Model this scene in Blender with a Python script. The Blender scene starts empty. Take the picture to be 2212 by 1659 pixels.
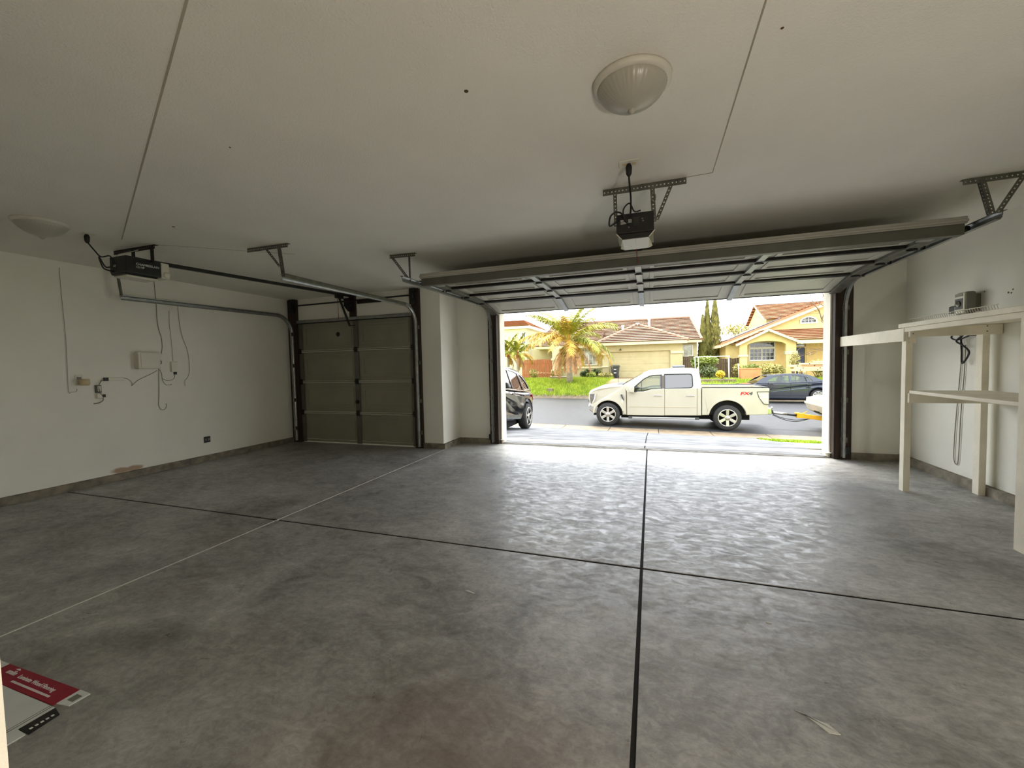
import bpy, bmesh, math, random
from mathutils import Vector, Matrix
rnd = random.Random(11)
sc = bpy.context.scene
col = sc.collection
PI = math.pi
H = 2.5126                                   # ceiling height

# ------------------------------------------------------------------ camera
cam_d = bpy.data.cameras.new('camera')
cam = bpy.data.objects.new('camera', cam_d)
col.objects.link(cam)
yaw, pitch, roll = -0.32899, -0.04502, -0.02166
cy, sy, cp, sp = math.cos(yaw), math.sin(yaw), math.cos(pitch), math.sin(pitch)
fw = Vector((sy*cp, cy*cp, sp)); rt = Vector((cy, -sy, 0)); up = rt.cross(fw)
r2 = math.cos(roll)*rt + math.sin(roll)*up
u2 = -math.sin(roll)*rt + math.cos(roll)*up
m = Matrix.Identity(4)
for i in range(3):
    m[i][0], m[i][1], m[i][2] = r2[i], u2[i], -fw[i]
m[2][3] = 1.272
cam.matrix_world = m
cam_d.sensor_fit = 'HORIZONTAL'; cam_d.sensor_width = 36.0
cam_d.lens = 36.0*882.16/2212.0
cam_d.clip_start = 0.02; cam_d.clip_end = 400
sc.camera = cam

# ------------------------------------------------------------------ sky, sun, exposure
SKY, SUN = 1.8, 3.6
w = bpy.data.worlds.new('overcast_sky'); sc.world = w; w.use_nodes = True
nt = w.node_tree; nt.nodes.clear()
o = nt.nodes.new('ShaderNodeOutputWorld'); b = nt.nodes.new('ShaderNodeBackground')
tc = nt.nodes.new('ShaderNodeTexCoord'); sx = nt.nodes.new('ShaderNodeSeparateXYZ')
cr = nt.nodes.new('ShaderNodeValToRGB')
cr.color_ramp.elements[0].position = 0.0; cr.color_ramp.elements[0].color = (1.0, 1.0, 1.0, 1)
cr.color_ramp.elements[1].position = 1.0; cr.color_ramp.elements[1].color = (0.80, 0.93, 1.12, 1)
nt.links.new(tc.outputs['Generated'], sx.inputs[0]); nt.links.new(sx.outputs['Z'], cr.inputs[0])
nt.links.new(cr.outputs[0], b.inputs[0]); b.inputs[1].default_value = SKY
nt.links.new(b.outputs[0], o.inputs[0])
sl = bpy.data.lights.new('hazy_sun', 'SUN'); sl.energy = SUN; sl.angle = math.radians(28); sl.color = (1.0, 0.95, 0.86)
so = bpy.data.objects.new('hazy_sun', sl); col.objects.link(so)
so.rotation_euler = Vector((0.10, -0.42, -0.90)).to_track_quat('-Z', 'Y').to_euler()
sc.view_settings.view_transform = 'Standard'; sc.view_settings.look = 'None'
sc.view_settings.gamma = 1.0; sc.view_settings.use_curve_mapping = False
sc.view_settings.exposure = 1.3

sc.cycles.adaptive_threshold = 0.08; sc.cycles.transmission_bounces = 4; sc.cycles.glossy_bounces = 3; sc.cycles.max_bounces = 6


# ------------------------------------------------------------------ materials
def lin(c):
    out = []
    for v in c[:3]:
        v = v/255.0
        out.append(v/12.92 if v <= 0.04045 else ((v+0.055)/1.055)**2.4)
    return tuple(out)+(1.0,)

def M(name, c, rough=0.6, metal=0.0, var=0.12, vs=3.0, bump=0.0, bs=60.0, spec=0.5, coat=0.0, trans=0.0, alpha=1.0, stretch=None, bdist=0.01, c2=None):
    m = bpy.data.materials.new(name); m.use_nodes = True
    t = m.node_tree; p = t.nodes['Principled BSDF']
    geo = t.nodes.new('ShaderNodeNewGeometry')
    vec = geo.outputs['Position']
    if stretch:
        mp = t.nodes.new('ShaderNodeMapping'); mp.inputs['Scale'].default_value = stretch
        t.links.new(vec, mp.inputs[0]); vec = mp.outputs[0]
    nz = t.nodes.new('ShaderNodeTexNoise'); nz.inputs['Scale'].default_value = vs; nz.inputs['Detail'].default_value = 4
    t.links.new(vec, nz.inputs['Vector'])
    rp = t.nodes.new('ShaderNodeValToRGB')
    L = lin(c); L2 = lin(c2) if c2 else tuple(min(1, v*(1+var)) for v in L[:3])+(1,)
    L1 = tuple(v*(1-var) for v in L[:3])+(1,)
    rp.color_ramp.elements[0].position = 0.3; rp.color_ramp.elements[1].position = 0.7
    rp.color_ramp.elements[0].color = L1; rp.color_ramp.elements[1].color = L2
    t.links.new(nz.outputs['Fac'], rp.inputs[0]); t.links.new(rp.outputs[0], p.inputs['Base Color'])
    p.inputs['Roughness'].default_value = rough; p.inputs['Metallic'].default_value = metal
    p.inputs['Specular IOR Level'].default_value = spec
    if coat: p.inputs['Coat Weight'].default_value = coat; p.inputs['Coat Roughness'].default_value = 0.05
    if trans: p.inputs['Transmission Weight'].default_value = trans
    if alpha < 1: p.inputs['Alpha'].default_value = alpha
    if bump:
        n2 = t.nodes.new('ShaderNodeTexNoise'); n2.inputs['Scale'].default_value = bs; n2.inputs['Detail'].default_value = 2
        t.links.new(vec, n2.inputs['Vector'])
        bp = t.nodes.new('ShaderNodeBump'); bp.inputs['Strength'].default_value = bump; bp.inputs['Distance'].default_value = bdist
        t.links.new(n2.outputs['Fac'], bp.inputs['Height']); t.links.new(bp.outputs[0], p.inputs['Normal'])
    return m

def glass_mat(name, c, mixf=0.5, rough=0.02):
    """thin pane: part clear, part mirror-like by fresnel, tinted"""
    m = bpy.data.materials.new(name); m.use_nodes = True
    t = m.node_tree; t.nodes.clear()
    o = t.nodes.new('ShaderNodeOutputMaterial')
    tr = t.nodes.new('ShaderNodeBsdfTransparent'); tr.inputs[0].default_value = lin(c)
    gl = t.nodes.new('ShaderNodeBsdfGlossy'); gl.inputs['Roughness'].default_value = rough
    fr = t.nodes.new('ShaderNodeFresnel'); fr.inputs[0].default_value = 1.5
    ad = t.nodes.new('ShaderNodeMath'); ad.operation = 'ADD'; ad.inputs[1].default_value = mixf; ad.use_clamp = True
    mx = t.nodes.new('ShaderNodeMixShader')
    t.links.new(fr.outputs[0], ad.inputs[0]); t.links.new(ad.outputs[0], mx.inputs[0])
    t.links.new(tr.outputs[0], mx.inputs[1]); t.links.new(gl.outputs[0], mx.inputs[2])
    t.links.new(mx.outputs[0], o.inputs[0])
    return m

def concrete_floor():
    m = bpy.data.materials.new('polished_concrete'); m.use_nodes = True
    t = m.node_tree; p = t.nodes['Principled BSDF']; N = t.nodes.new; K = t.links.new
    g = N('ShaderNodeNewGeometry')
    def noise(scale, detail, dist, stretch=(1, 1, 1), rough=0.6):
        mp = N('ShaderNodeMapping'); mp.inputs['Scale'].default_value = stretch
        K(g.outputs['Position'], mp.inputs[0])
        n = N('ShaderNodeTexNoise'); n.inputs['Scale'].default_value = scale; n.inputs['Detail'].default_value = detail
        n.inputs['Distortion'].default_value = dist; n.inputs['Roughness'].default_value = rough
        K(mp.outputs[0], n.inputs['Vector']); return n.outputs['Fac']
    def ramp(fac, stops):
        r = N('ShaderNodeValToRGB'); e = r.color_ramp.elements
        e[0].position, e[0].color = stops[0][0], lin(stops[0][1]); e[1].position, e[1].color = stops[-1][0], lin(stops[-1][1])
        for q, c in stops[1:-1]:
            n = e.new(q); n.color = lin(c)
        K(fac, r.inputs[0]); return r.outputs[0]
    def mix(f, a, b, mode='MIX'):
        x = N('ShaderNodeMix'); x.data_type = 'RGBA'; x.blend_type = mode
        if isinstance(f, float): x.inputs[0].default_value = f
        else: K(f, x.inputs[0])
        K(a, x.inputs[6]); K(b, x.inputs[7]); return x.outputs[2]
    base = ramp(noise(1.1, 6, 0.9), [(0.30, (88, 87, 84)), (0.5, (156, 155, 152)), (0.70, (200, 199, 196))])
    swirl = ramp(noise(5.5, 6, 0.9, (1, 1.5, 1), 0.72), [(0.34, (92, 89, 83)), (0.5, (152, 150, 146)), (0.68, (196, 195, 191))])
    fine = ramp(noise(26, 4, 0.6, (1, 1.3, 1), 0.75), [(0.38, (104, 102, 96)), (0.62, (214, 213, 210))])
    c = mix(0.42, base, swirl); c = mix(0.30, c, fine, 'OVERLAY')
    stain = ramp(noise(0.75, 4, 0.5), [(0.52, (0, 0, 0)), (0.66, (255, 255, 255))])
    br = N('ShaderNodeRGB'); br.outputs[0].default_value = lin((100, 82, 66))
    # old rust-brown patch on the slab nearest the door to the house
    vd = N('ShaderNodeVectorMath'); vd.operation = 'DISTANCE'; vd.inputs[1].default_value = (-0.62, 0.92, 0)
    K(g.outputs['Position'], vd.inputs[0])
    mr = N('ShaderNodeMapRange'); mr.inputs[1].default_value = 0.1; mr.inputs[2].default_value = 0.75; mr.inputs[3].default_value = 1.0; mr.inputs[4].default_value = 0.0
    K(vd.outputs['Value'], mr.inputs[0])
    rust = N('ShaderNodeRGB'); rust.outputs[0].default_value = lin((102, 68, 52))
    mm = N('ShaderNodeMath'); mm.operation = 'MULTIPLY'; K(mr.outputs[0], mm.inputs[0]); K(noise(2.4, 4, 0.8), mm.inputs[1])
    sm = N('ShaderNodeMath'); sm.operation = 'MULTIPLY'; sm.inputs[1].default_value = 0.3; K(stain, sm.inputs[0])
    c = mix(sm.outputs[0], c, br.outputs[0]); c = mix(mm.outputs[0], c, rust.outputs[0])
    K(c, p.inputs['Base Color'])
    rr = N('ShaderNodeMapRange'); rr.inputs[1].default_value = 0.36; rr.inputs[2].default_value = 0.64; rr.inputs[3].default_value = 0.27; rr.inputs[4].default_value = 0.74
    K(noise(9.0, 7, 0.7, (1, 1.6, 1), 0.78), rr.inputs[0]); K(rr.outputs[0], p.inputs['Roughness'])
    p.inputs['Specular IOR Level'].default_value = 0.9
    p.inputs['Coat Weight'].default_value = 0.3; p.inputs['Coat Roughness'].default_value = 0.5
    bp = N('ShaderNodeBump'); bp.inputs['Strength'].default_value = 0.22; bp.inputs['Distance'].default_value = 0.006
    K(noise(14, 3, 0.0), bp.inputs['Height']); K(bp.outputs[0], p.inputs['Normal'])
    return m

def drywall(name, c, stain=None):
    m = M(name, c, 0.75, var=0.05, vs=1.2, bump=0.35, bs=150, bdist=0.004, spec=0.25)
    if stain:                                # a water stain with a shape of its own low on the wall
        t = m.node_tree; p = t.nodes['Principled BSDF']; N = t.nodes.new; K = t.links.new
        g = N('ShaderNodeNewGeometry'); mp = N('ShaderNodeMapping')
        mp.inputs['Location'].default_value = tuple(-v*s for v, s in zip(stain, (1, 4.5, 22))); mp.inputs['Scale'].default_value = (1, 4.5, 22)
        K(g.outputs['Position'], mp.inputs[0])
        ln = N('ShaderNodeVectorMath'); ln.operation = 'LENGTH'; K(mp.outputs[0], ln.inputs[0])
        n = N('ShaderNodeTexNoise'); n.inputs['Scale'].default_value = 9; K(g.outputs['Position'], n.inputs['Vector'])
        ad = N('ShaderNodeMath'); ad.operation = 'ADD'; K(ln.outputs['Value'], ad.inputs[0]); K(n.outputs['Fac'], ad.inputs[1])
        mr = N('ShaderNodeMapRange'); mr.inputs[1].default_value = 1.0; mr.inputs[2].default_value = 1.35; mr.inputs[3].default_value = 0.75; mr.inputs[4].default_value = 0
        K(ad.outputs[0], mr.inputs[0])
        x = N('ShaderNodeMix'); x.data_type = 'RGBA'; K(mr.outputs[0], x.inputs[0])
        src = p.inputs['Base Color'].links[0].from_socket; K(src, x.inputs[6]); x.inputs[7].default_value = lin((150, 105, 55)); K(x.outputs[2], p.inputs['Base Color'])
    return m

m_wall = drywall('painted_drywall', (238, 236, 224))
m_wall_l = drywall('painted_drywall_stained', (238, 236, 224), (-6.083, 3.16, 0.105))
m_ceil = M('sprayed_ceiling', (238, 235, 224), 0.85, var=0.05, vs=1.0, bump=0.55, bs=120, bdist=0.005, spec=0.2)
m_floor = concrete_floor()
m_curb = M('stained_concrete_curb', (128, 120, 104), 0.85, var=0.4, vs=9, bump=0.5, bs=40)
m_joint = M('dirty_joint', (24, 22, 20), 0.95, var=0.2)
m_fill = M('pale_joint_filler', (238, 236, 228), 0.8, var=0.1, vs=20)
m_wood = M('dark_bare_wood', (50, 34, 23), 0.7, var=0.5, vs=4, stretch=(14, 14, 0.7), bump=0.2, bs=30)
m_white = M('white_painted_wood', (236, 229, 208), 0.55, var=0.07, vs=6, bump=0.15, bs=40)
m_trimw = M('cream_exterior_trim', (238, 232, 212), 0.6, var=0.04)
m_jamb = M('tan_door_casing', (146, 112, 74), 0.6, var=0.06)
m_door = M('garage_door_steel', (142, 139, 122), 0.5, var=0.1, vs=2, bump=0.1, bs=80, spec=0.4)
m_doorw = M('garage_door_steel_large', (172, 170, 158), 0.42, var=0.12, vs=2, bump=0.1, bs=80, spec=0.45)
m_doorin = M('door_stile_paint', (96, 95, 84), 0.45, var=0.15, vs=5)
m_galv = M('galvanised_steel', (156, 158, 155), 0.34, 0.85, var=0.18, vs=18)
m_galvd = M('dull_galvanised_steel', (108, 107, 98), 0.5, 0.6, var=0.25, vs=14)
m_iron = M('dark_steel', (44, 43, 40), 0.5, 0.5, var=0.25, vs=10)
m_black = M('black_plastic', (18, 18, 18), 0.5, var=0.15)
m_blackm = M('black_enamel', (24, 24, 24), 0.38, var=0.1)
m_lens = M('frosted_lens', (226, 222, 205), 0.35, var=0.05, trans=0.15)
m_shade = M('ribbed_glass_shade', (196, 193, 178), 0.3, var=0.06, trans=0.2)
m_ltrim = M('white_enamel', (214, 210, 196), 0.4, var=0.04)
m_plas = M('white_plastic', (224, 219, 202), 0.45, var=0.05)
m_tan = M('yellowed_plastic', (206, 188, 150), 0.5, var=0.06)
m_ink = M('white_ink', (225, 225, 220), 0.6, var=0.02)
m_grey = M('grey_plastic', (122, 120, 108), 0.5, var=0.1)
m_dgrey = M('dark_grey_plastic', (66, 66, 62), 0.5, var=0.1)
m_red = M('red_print', (150, 22, 44), 0.6, var=0.1, vs=20)
m_card = M('white_cardboard', (214, 216, 212), 0.7, var=0.05, vs=8)
m_wire = M('grey_wire', (140, 134, 118), 0.6, var=0.1)
m_redcord = M('red_cord', (120, 25, 25), 0.7, var=0.1)

# ------------------------------------------------------------------ mesh helpers
class MB:
    def __init__(s): s.v = []; s.f = []
    def add(s, vs, fs):
        n = len(s.v); s.v += [tuple(v) for v in vs]; s.f += [tuple(i+n for i in f) for f in fs]; return s
    def box(s, x0, x1, y0, y1, z0, z1):
        return s.add([(x0,y0,z0),(x1,y0,z0),(x1,y1,z0),(x0,y1,z0),(x0,y0,z1),(x1,y0,z1),(x1,y1,z1),(x0,y1,z1)],
                     [(0,3,2,1),(4,5,6,7),(0,1,5,4),(1,2,6,5),(2,3,7,6),(3,0,4,7)])
    def cbox(s, c, d): return s.box(c[0]-d[0]/2, c[0]+d[0]/2, c[1]-d[1]/2, c[1]+d[1]/2, c[2]-d[2]/2, c[2]+d[2]/2)
    def beam(s, p0, p1, w, h, side=(0, 0, 1)):
        p0 = Vector(p0); p1 = Vector(p1); d = (p1-p0).normalized(); u = Vector(side)
        a = d.cross(u)
        if a.length < 1e-4: a = d.cross(Vector((1, 0, 0)))
        a.normalize(); b = a.cross(d).normalized(); a *= w/2; b *= h/2
        return s.add([p0-a-b, p0+a-b, p0+a+b, p0-a+b, p1-a-b, p1+a-b, p1+a+b, p1-a+b],
                     [(0,3,2,1),(4,5,6,7),(0,1,5,4),(1,2,6,5),(2,3,7,6),(3,0,4,7)])
    def tube(s, pts, r, n=8, cap=True):
        pts = [Vector(p) for p in pts]; k = len(pts); rr = r if isinstance(r, (list, tuple)) else [r]*k
        b0 = len(s.v); prev = None
        for i, p in enumerate(pts):
            d = (pts[min(i+1, k-1)]-pts[max(i-1, 0)])
            if d.length < 1e-9: d = Vector((0, 0, 1))
            d.normalize()
            a = prev - d*prev.dot(d) if prev is not None else d.orthogonal()
            if a.length < 1e-6: a = d.orthogonal()
            a.normalize(); prev = a; b = d.cross(a)
            for j in range(n):
                t = 2*PI*j/n; s.v.append(tuple(p+(a*math.cos(t)+b*math.sin(t))*rr[i]))
        for i in range(k-1):
            for j in range(n):
                s.f.append((b0+i*n+j, b0+i*n+(j+1)%n, b0+(i+1)*n+(j+1)%n, b0+(i+1)*n+j))
        if cap:
            s.f.append(tuple(b0+j for j in reversed(range(n)))); s.f.append(tuple(b0+(k-1)*n+j for j in range(n)))
        return s
    def lathe(s, prof, c=(0, 0, 0), axis='Z', n=32, flute=0.0, nf=0, cap=True):
        b0 = len(s.v); c = Vector(c)
        for r, h in prof:
            for j in range(n):
                t = 2*PI*j/n; q = r*(1+(flute*math.cos(nf*t) if nf else 0))
                a, b = q*math.cos(t), q*math.sin(t)
                s.v.append(tuple(c+Vector((a, b, h) if axis == 'Z' else (a, h, b) if axis == 'Y' else (h, a, b))))
        for i in range(len(prof)-1):
            for j in range(n):
                s.f.append((b0+i*n+j, b0+i*n+(j+1)%n, b0+(i+1)*n+(j+1)%n, b0+(i+1)*n+j))
        if cap: s.f.append(tuple(b0+j for j in range(n))); s.f.append(tuple(b0+(len(prof)-1)*n+j for j in range(n)))
        return s
    def prism(s, poly, f0, f1):
        """poly: 2-D outline; f0/f1 map (u,v) to the two end faces"""
        n = len(poly)
        return s.add([f0(*p) for p in poly]+[f1(*p) for p in poly],
                     [tuple(range(n))[::-1], tuple(range(n, 2*n))]+[(i, (i+1) % n, n+(i+1) % n, n+i) for i in range(n)])
    def plate(s, outer, holes, f0, f1):
        """flat plate with holes, solid between the maps f0 and f1"""
        bm = bmesh.new()
        rings = []
        for ring in [outer]+list(holes):
            vs = [bm.verts.new((p[0], p[1], 0)) for p in ring]; rings.append(vs)
            for i in range(len(vs)): bm.edges.new((vs[i], vs[(i+1) % len(vs)]))
        bmesh.ops.triangle_fill(bm, use_beauty=True, use_dissolve=False, edges=bm.edges[:])
        bm.verts.index_update(); bm.verts.ensure_lookup_table()
        P = [(v.co.x, v.co.y) for v in bm.verts]; n = len(P)
        fs = [tuple(v.index for v in f.verts) for f in bm.faces]
        F = [tuple(reversed(f)) for f in fs]+[tuple(i+n for i in f) for f in fs]
        for ring in rings:
            k = len(ring)
            for i in range(k):
                a, b = ring[i].index, ring[(i+1) % k].index; F.append((a, b, b+n, a+n))
        bm.free()
        return s.add([f0(*p) for p in P]+[f1(*p) for p in P], F)
    def perf(s, p0, p1, wv, pitch=0.025, hr=0.0052, n=6):
        """strip from p0 to p1, as wide as the vector wv, with a row of punched holes"""
        p0 = Vector(p0); p1 = Vector(p1); wv = Vector(wv); d = p1-p0; L = d.length; d.normalize(); wn = wv.normalized()
        k = max(1, int(L/pitch)); st = L/k; ww = wv.length
        for i in range(k):
            o = p0+d*st*i; c = o+d*st/2+wv/2
            ring = [c+d*math.cos(2*PI*(j+.5)/8)*hr+wn*math.sin(2*PI*(j+.5)/8)*hr for j in range(8)]
            sq = []
            for j in range(8):
                t = 2*PI*(j+.5)/8; a, b = math.cos(t), math.sin(t); q = max(abs(a)/(st/2), abs(b)/(ww/2)); sq.append(c+(d*a+wn*b)/q)
            cs = [o, o+d*st, o+d*st+wv, o+wv]
            sq2 = [c+d*st/2+wn*0, c+d*st/2+wv/2, c+wv/2, c-d*st/2+wv/2, c-d*st/2, c-d*st/2-wv/2, c-wv/2, c+d*st/2-wv/2]
            ring = [c+(d*math.cos(2*PI*j/8)+wn*math.sin(2*PI*j/8))*hr for j in range(8)]
            s.add(ring+sq2, [(j, 8+j, 8+(j+1) % 8, (j+1) % 8) for j in range(8)])
        return s
    def leaves(s, n, c, rad, size, shell=0.5, rn=rnd, flat=0.0, k=2.2):
        for _ in range(n):
            while True:
                q = Vector((rn.uniform(-1, 1), rn.uniform(-1, 1), rn.uniform(-1, 1)))
                if shell < q.length <= 1: break
            p = Vector(c)+Vector((q.x*rad[0], q.y*rad[1], q.z*rad[2]))
            a = Vector((rn.gauss(0, 1), rn.gauss(0, 1), rn.gauss(0, 1)*(1-flat))).normalized(); b = a.orthogonal().normalized()
            z = size*rn.uniform(.6, 1.3)
            s.add([p-a*z, p+b*z/k, p+a*z, p-b*z/k], [(0, 1, 2, 3)])
        return s
    def build(s, name, mat, parent=None, smooth=False, bevel=0.0, solid=0.0, **tags):
        b = BASE.get(parent.name, Vector((0, 0, 0))) if parent else Vector((0, 0, 0))
        me = bpy.data.meshes.new(name)
        me.from_pydata([(v[0]-b[0], v[1]-b[1], v[2]-b[2]) for v in s.v], [], s.f); me.update()
        bm = bmesh.new(); bm.from_mesh(me); bmesh.ops.recalc_face_normals(bm, faces=bm.faces[:]); bm.to_mesh(me); bm.free()
        if mat: me.materials.append(mat)
        o = bpy.data.objects.new(name, me); col.objects.link(o)
        BASE[o.name] = b
        if parent: o.parent = parent
        if smooth:
            for p in me.polygons: p.use_smooth = True
        if solid:
            q = o.modifiers.new('thickness', 'SOLIDIFY'); q.thickness = solid; q.offset = 0
        if bevel:
            q = o.modifiers.new('bevel', 'BEVEL'); q.width = bevel; q.segments = 2; q.limit_method = 'ANGLE'
        tag(o, **tags)
        return o
BASE = {}
def tag(o, label=None, cat=None, group=None, kind=None):
    if label: o['label'] = label
    if cat: o['category'] = cat
    if group: o['group'] = group
    if kind: o['kind'] = kind
    return o
def thing(name, loc, label, cat, group=None, kind=None):
    o = bpy.data.objects.new(name, None); o.empty_display_size = 0.1; col.objects.link(o)
    o.location = loc; BASE[o.name] = Vector(loc)
    return tag(o, label, cat, group, kind)
def copy_part(o, parent, loc):
    c = o.copy(); col.objects.link(c); c.parent = parent; c.location = loc; BASE[c.name] = BASE[o.name]; return c
def text(s, size, loc, xd, ud, mat, parent, name='lettering', squeeze=1.0, shear=0.0, bold=0.0):
    cu = bpy.data.curves.new(name, 'FONT'); cu.body = s; cu.size = size; cu.extrude = 0.0006; cu.align_x = 'CENTER'; cu.align_y = 'CENTER'; cu.shear = shear; cu.offset = bold
    tmp = bpy.data.objects.new(name, cu); col.objects.link(tmp)
    dg = bpy.context.evaluated_depsgraph_get(); dg.update()
    me = bpy.data.meshes.new_from_object(tmp.evaluated_get(dg)); bpy.data.objects.remove(tmp); me.materials.clear(); me.materials.append(mat)
    o = bpy.data.objects.new(name, me); col.objects.link(o)
    x = Vector(xd).normalized(); u = Vector(ud).normalized(); z = x.cross(u)
    b = BASE.get(parent.name, Vector((0, 0, 0))) if parent else Vector((0, 0, 0))
    mw = Matrix.Identity(4)
    for i in range(3): mw[i][0], mw[i][1], mw[i][2], mw[i][3] = x[i]*squeeze, u[i], z[i], loc[i]-b[i]
    for v in me.vertices: v.co = mw @ v.co
    o.parent = parent
    return o
def curve_pts(pts, n=6):
    """Catmull-Rom through pts"""
    P = [Vector(p) for p in pts]; P = [2*P[0]-P[1]]+P+[2*P[-1]-P[-2]]; out = []
    for i in range(1, len(P)-2):
        a, b, c, d = P[i-1:i+3]
        for j in range(n):
            t = j/n; out.append(0.5*((2*b)+(c-a)*t+(2*a-5*b+4*c-d)*t*t+(3*b-a-3*c+d)*t**3))
    out.append(P[-2]); return out
XY = lambda z: (lambda u, v: (u, v, z))
XZ = lambda y: (lambda u, v: (u, y, v))
YZ = lambda x: (lambda u, v: (x, u, v))
def rect(a, b, c, d): return [(a, c), (b, c), (b, d), (a, d)]
def struct(mb, name, mat, label, cat, parent=None, **k):
    return mb.build(name, mat, parent, kind='structure', label=label, cat=cat, **k)

# ================================================================== the garage shell
fl = struct(MB().box(-6.2, 3.05, -0.1, 6.30, -0.14, -0.005), 'floor', m_joint, 'grey polished concrete floor of the garage cut into slabs', 'floor')
XS = [(-6.2, -3.035), (-3.021, -0.073), (-0.055, 3.05)]
YS = [(-0.1, 2.583), (2.603, 6.30)]
for a, b2 in XS:
    for c, d in YS: MB().box(a, b2, c, d, -0.0048, 0.0).build('slab', m_floor, fl, bevel=0.002)
MB().box(-3.035, -3.021, -0.1, 6.30, -0.0048, -0.0006).build('joint_filler', m_fill, fl)

struct(MB().box(-6.2, -6.083, 0.05, 5.75, 0.06, H), 'wall_left', m_wall_l, 'long left drywall wall with loose wires and a brown stain', 'wall')
struct(MB().box(2.91, 3.05, 0.05, 6.50, 0.06, H), 'wall_right', m_wall, 'right drywall wall behind the white wooden shelf unit', 'wall')
struct(MB().plate(rect(-6.2, 3.05, 0.0, H), [rect(-0.5, 1.4, 0.001, 2.06)], XZ(0.05), XZ(0.168)), 'wall_back', m_wall, 'back drywall wall with the doorway to the house', 'wall')  # doorway widened so light from the added hall lamp comes through
# front: wall around the narrow door, pillar, recessed wall around the wide door
struct(MB().plate(rect(-6.083, -3.07, 0.06, H), [rect(-5.876, -3.53, 0.061, 2.13)], XZ(5.636), XZ(5.86)), 'wall_front', m_wall, 'drywall wall around the closed narrow garage door', 'wall')
struct(MB().box(-3.16, -3.07, 5.86, 6.50, 0.06, H), 'wall_return', m_wall, 'short lit return wall beside the drywall pillar', 'wall')
struct(MB().plate(rect(-3.16, 2.95, 0.06, H), [rect(-2.36, 2.19, 0.061, 2.16)], XZ(6.225), XZ(6.40)), 'wall_street', m_wall, 'drywall wall around the wide open garage doorway', 'wall')
ce = struct(MB().box(-6.2, 3.05, 0.05, 6.50, H, H+0.12), 'ceiling', m_ceil, 'sprayed drywall ceiling over the whole garage', 'ceiling')
m_seam = M('ceiling_seam_tape', (172, 164, 147), 0.9, var=0.1)
def seam(p0, p1, w=0.007):
    MB().beam((p0[0], p0[1], H), (p1[0], p1[1], H), w, 0.004).build('seam', m_seam, ce)
seam((-0.60, 0.603), (-4.62, 2.47), 0.008); seam((0.375, 0.2), (0.39, 3.035), 0.006); seam((0.39, 3.035), (-0.31, 3.075)); seam((-4.51, 2.69), (-3.60, 3.45), 0.006)
m_spot = M('ceiling_mark', (92, 72, 56), 0.9, var=0.3, vs=60)
for x, y, r in ((-0.782, 1.74, .012), (-3.836, 2.422, .014), (0.472, 1.837, .007), (-2.2, 1.7, .006)):
    MB().lathe([(r, 0.002), (r*.8, -0.002)], (x, y, H), n=7).build('patched_hole', m_spot, ce)
for y, z, r in ((4.731, 1.807, .010), (4.685, 1.827, .008), (4.70, 1.80, .008), (5.0, 1.86, .007)):
    MB().lathe([(r, .002), (r*.8, -.002)], (2.91, y, z), 'X', 7).build('patched_hole', m_spot, bpy.data.objects['wall_right'])
# concrete curbs under the drywall
struct(MB().box(-6.2, -6.033, 0.168, 5.75, -0.01, 0.078), 'baseboard_left', m_curb, 'low stained concrete curb under the left wall', 'curb', bevel=0.006)
struct(MB().box(2.86, 3.05, 0.168, 6.40, -0.01, 0.085), 'baseboard_right', m_curb, 'low stained concrete curb under the right wall', 'curb', bevel=0.006)
struct(MB().prism([(-3.41, 5.60), (-3.027, 5.60), (-3.027, 6.18), (-2.50, 6.18), (-2.50, 6.40), (-3.41, 6.40)], XY(-0.01), XY(0.078)), 'baseboard_pillar', m_curb, 'concrete curb wrapping the drywall pillar between the doors', 'curb', bevel=0.006)
struct(MB().box(2.37, 2.87, 6.185, 6.40, -0.01, 0.08), 'baseboard_corner', m_curb, 'concrete curb in the corner right of the wide doorway', 'curb', bevel=0.006)
# wooden jambs and outer trim
k = 0
def trim(mb, mat, label, cat='door jamb', **kw):
    global k; k += 1
    return struct(mb, 'trim_%d' % k, mat, label, cat, **kw)
trim(MB().box(-6.05, -5.865, 5.585, 5.66, 0.0, 2.50), m_wood, 'dark wooden jamb left of the narrow garage door')
trim(MB().box(-3.545, -3.41, 5.585, 5.66, 0.0, 2.50), m_wood, 'dark wooden jamb between narrow garage door and pillar')
trim(MB().box(-4.74, -4.62, 5.60, 5.64, 2.09, 2.50), m_wood, 'dark wooden centre board above the narrow garage door', 'board')
trim(MB().box(-2.50, -2.355, 6.175, 6.28, 0.0, 2.45), m_wood, 'dark wooden jamb left of the wide open doorway')
trim(MB().box(2.185, 2.37, 6.175, 6.28, 0.0, 2.45), m_wood, 'dark wooden jamb right of the wide open doorway')
trim(MB().box(-2.44, -2.335, 6.28, 6.50, 0.0, 2.16), m_trimw, 'white outer trim on the left of the wide doorway', 'door trim')
trim(MB().box(2.168, 2.28, 6.28, 6.50, 0.0, 2.16), m_trimw, 'cream outer trim on the right of the wide doorway', 'door trim')
trim(MB().box(-2.44, 2.28, 6.28, 6.50, 2.16, 2.28), m_trimw, 'pale outer head trim above the wide doorway', 'door trim')
trim(MB().box(-0.60, -0.5, -0.04, 0.161, 0.0, 2.06), m_jamb, 'tan door casing at the lower left edge of the picture', 'door casing')
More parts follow.
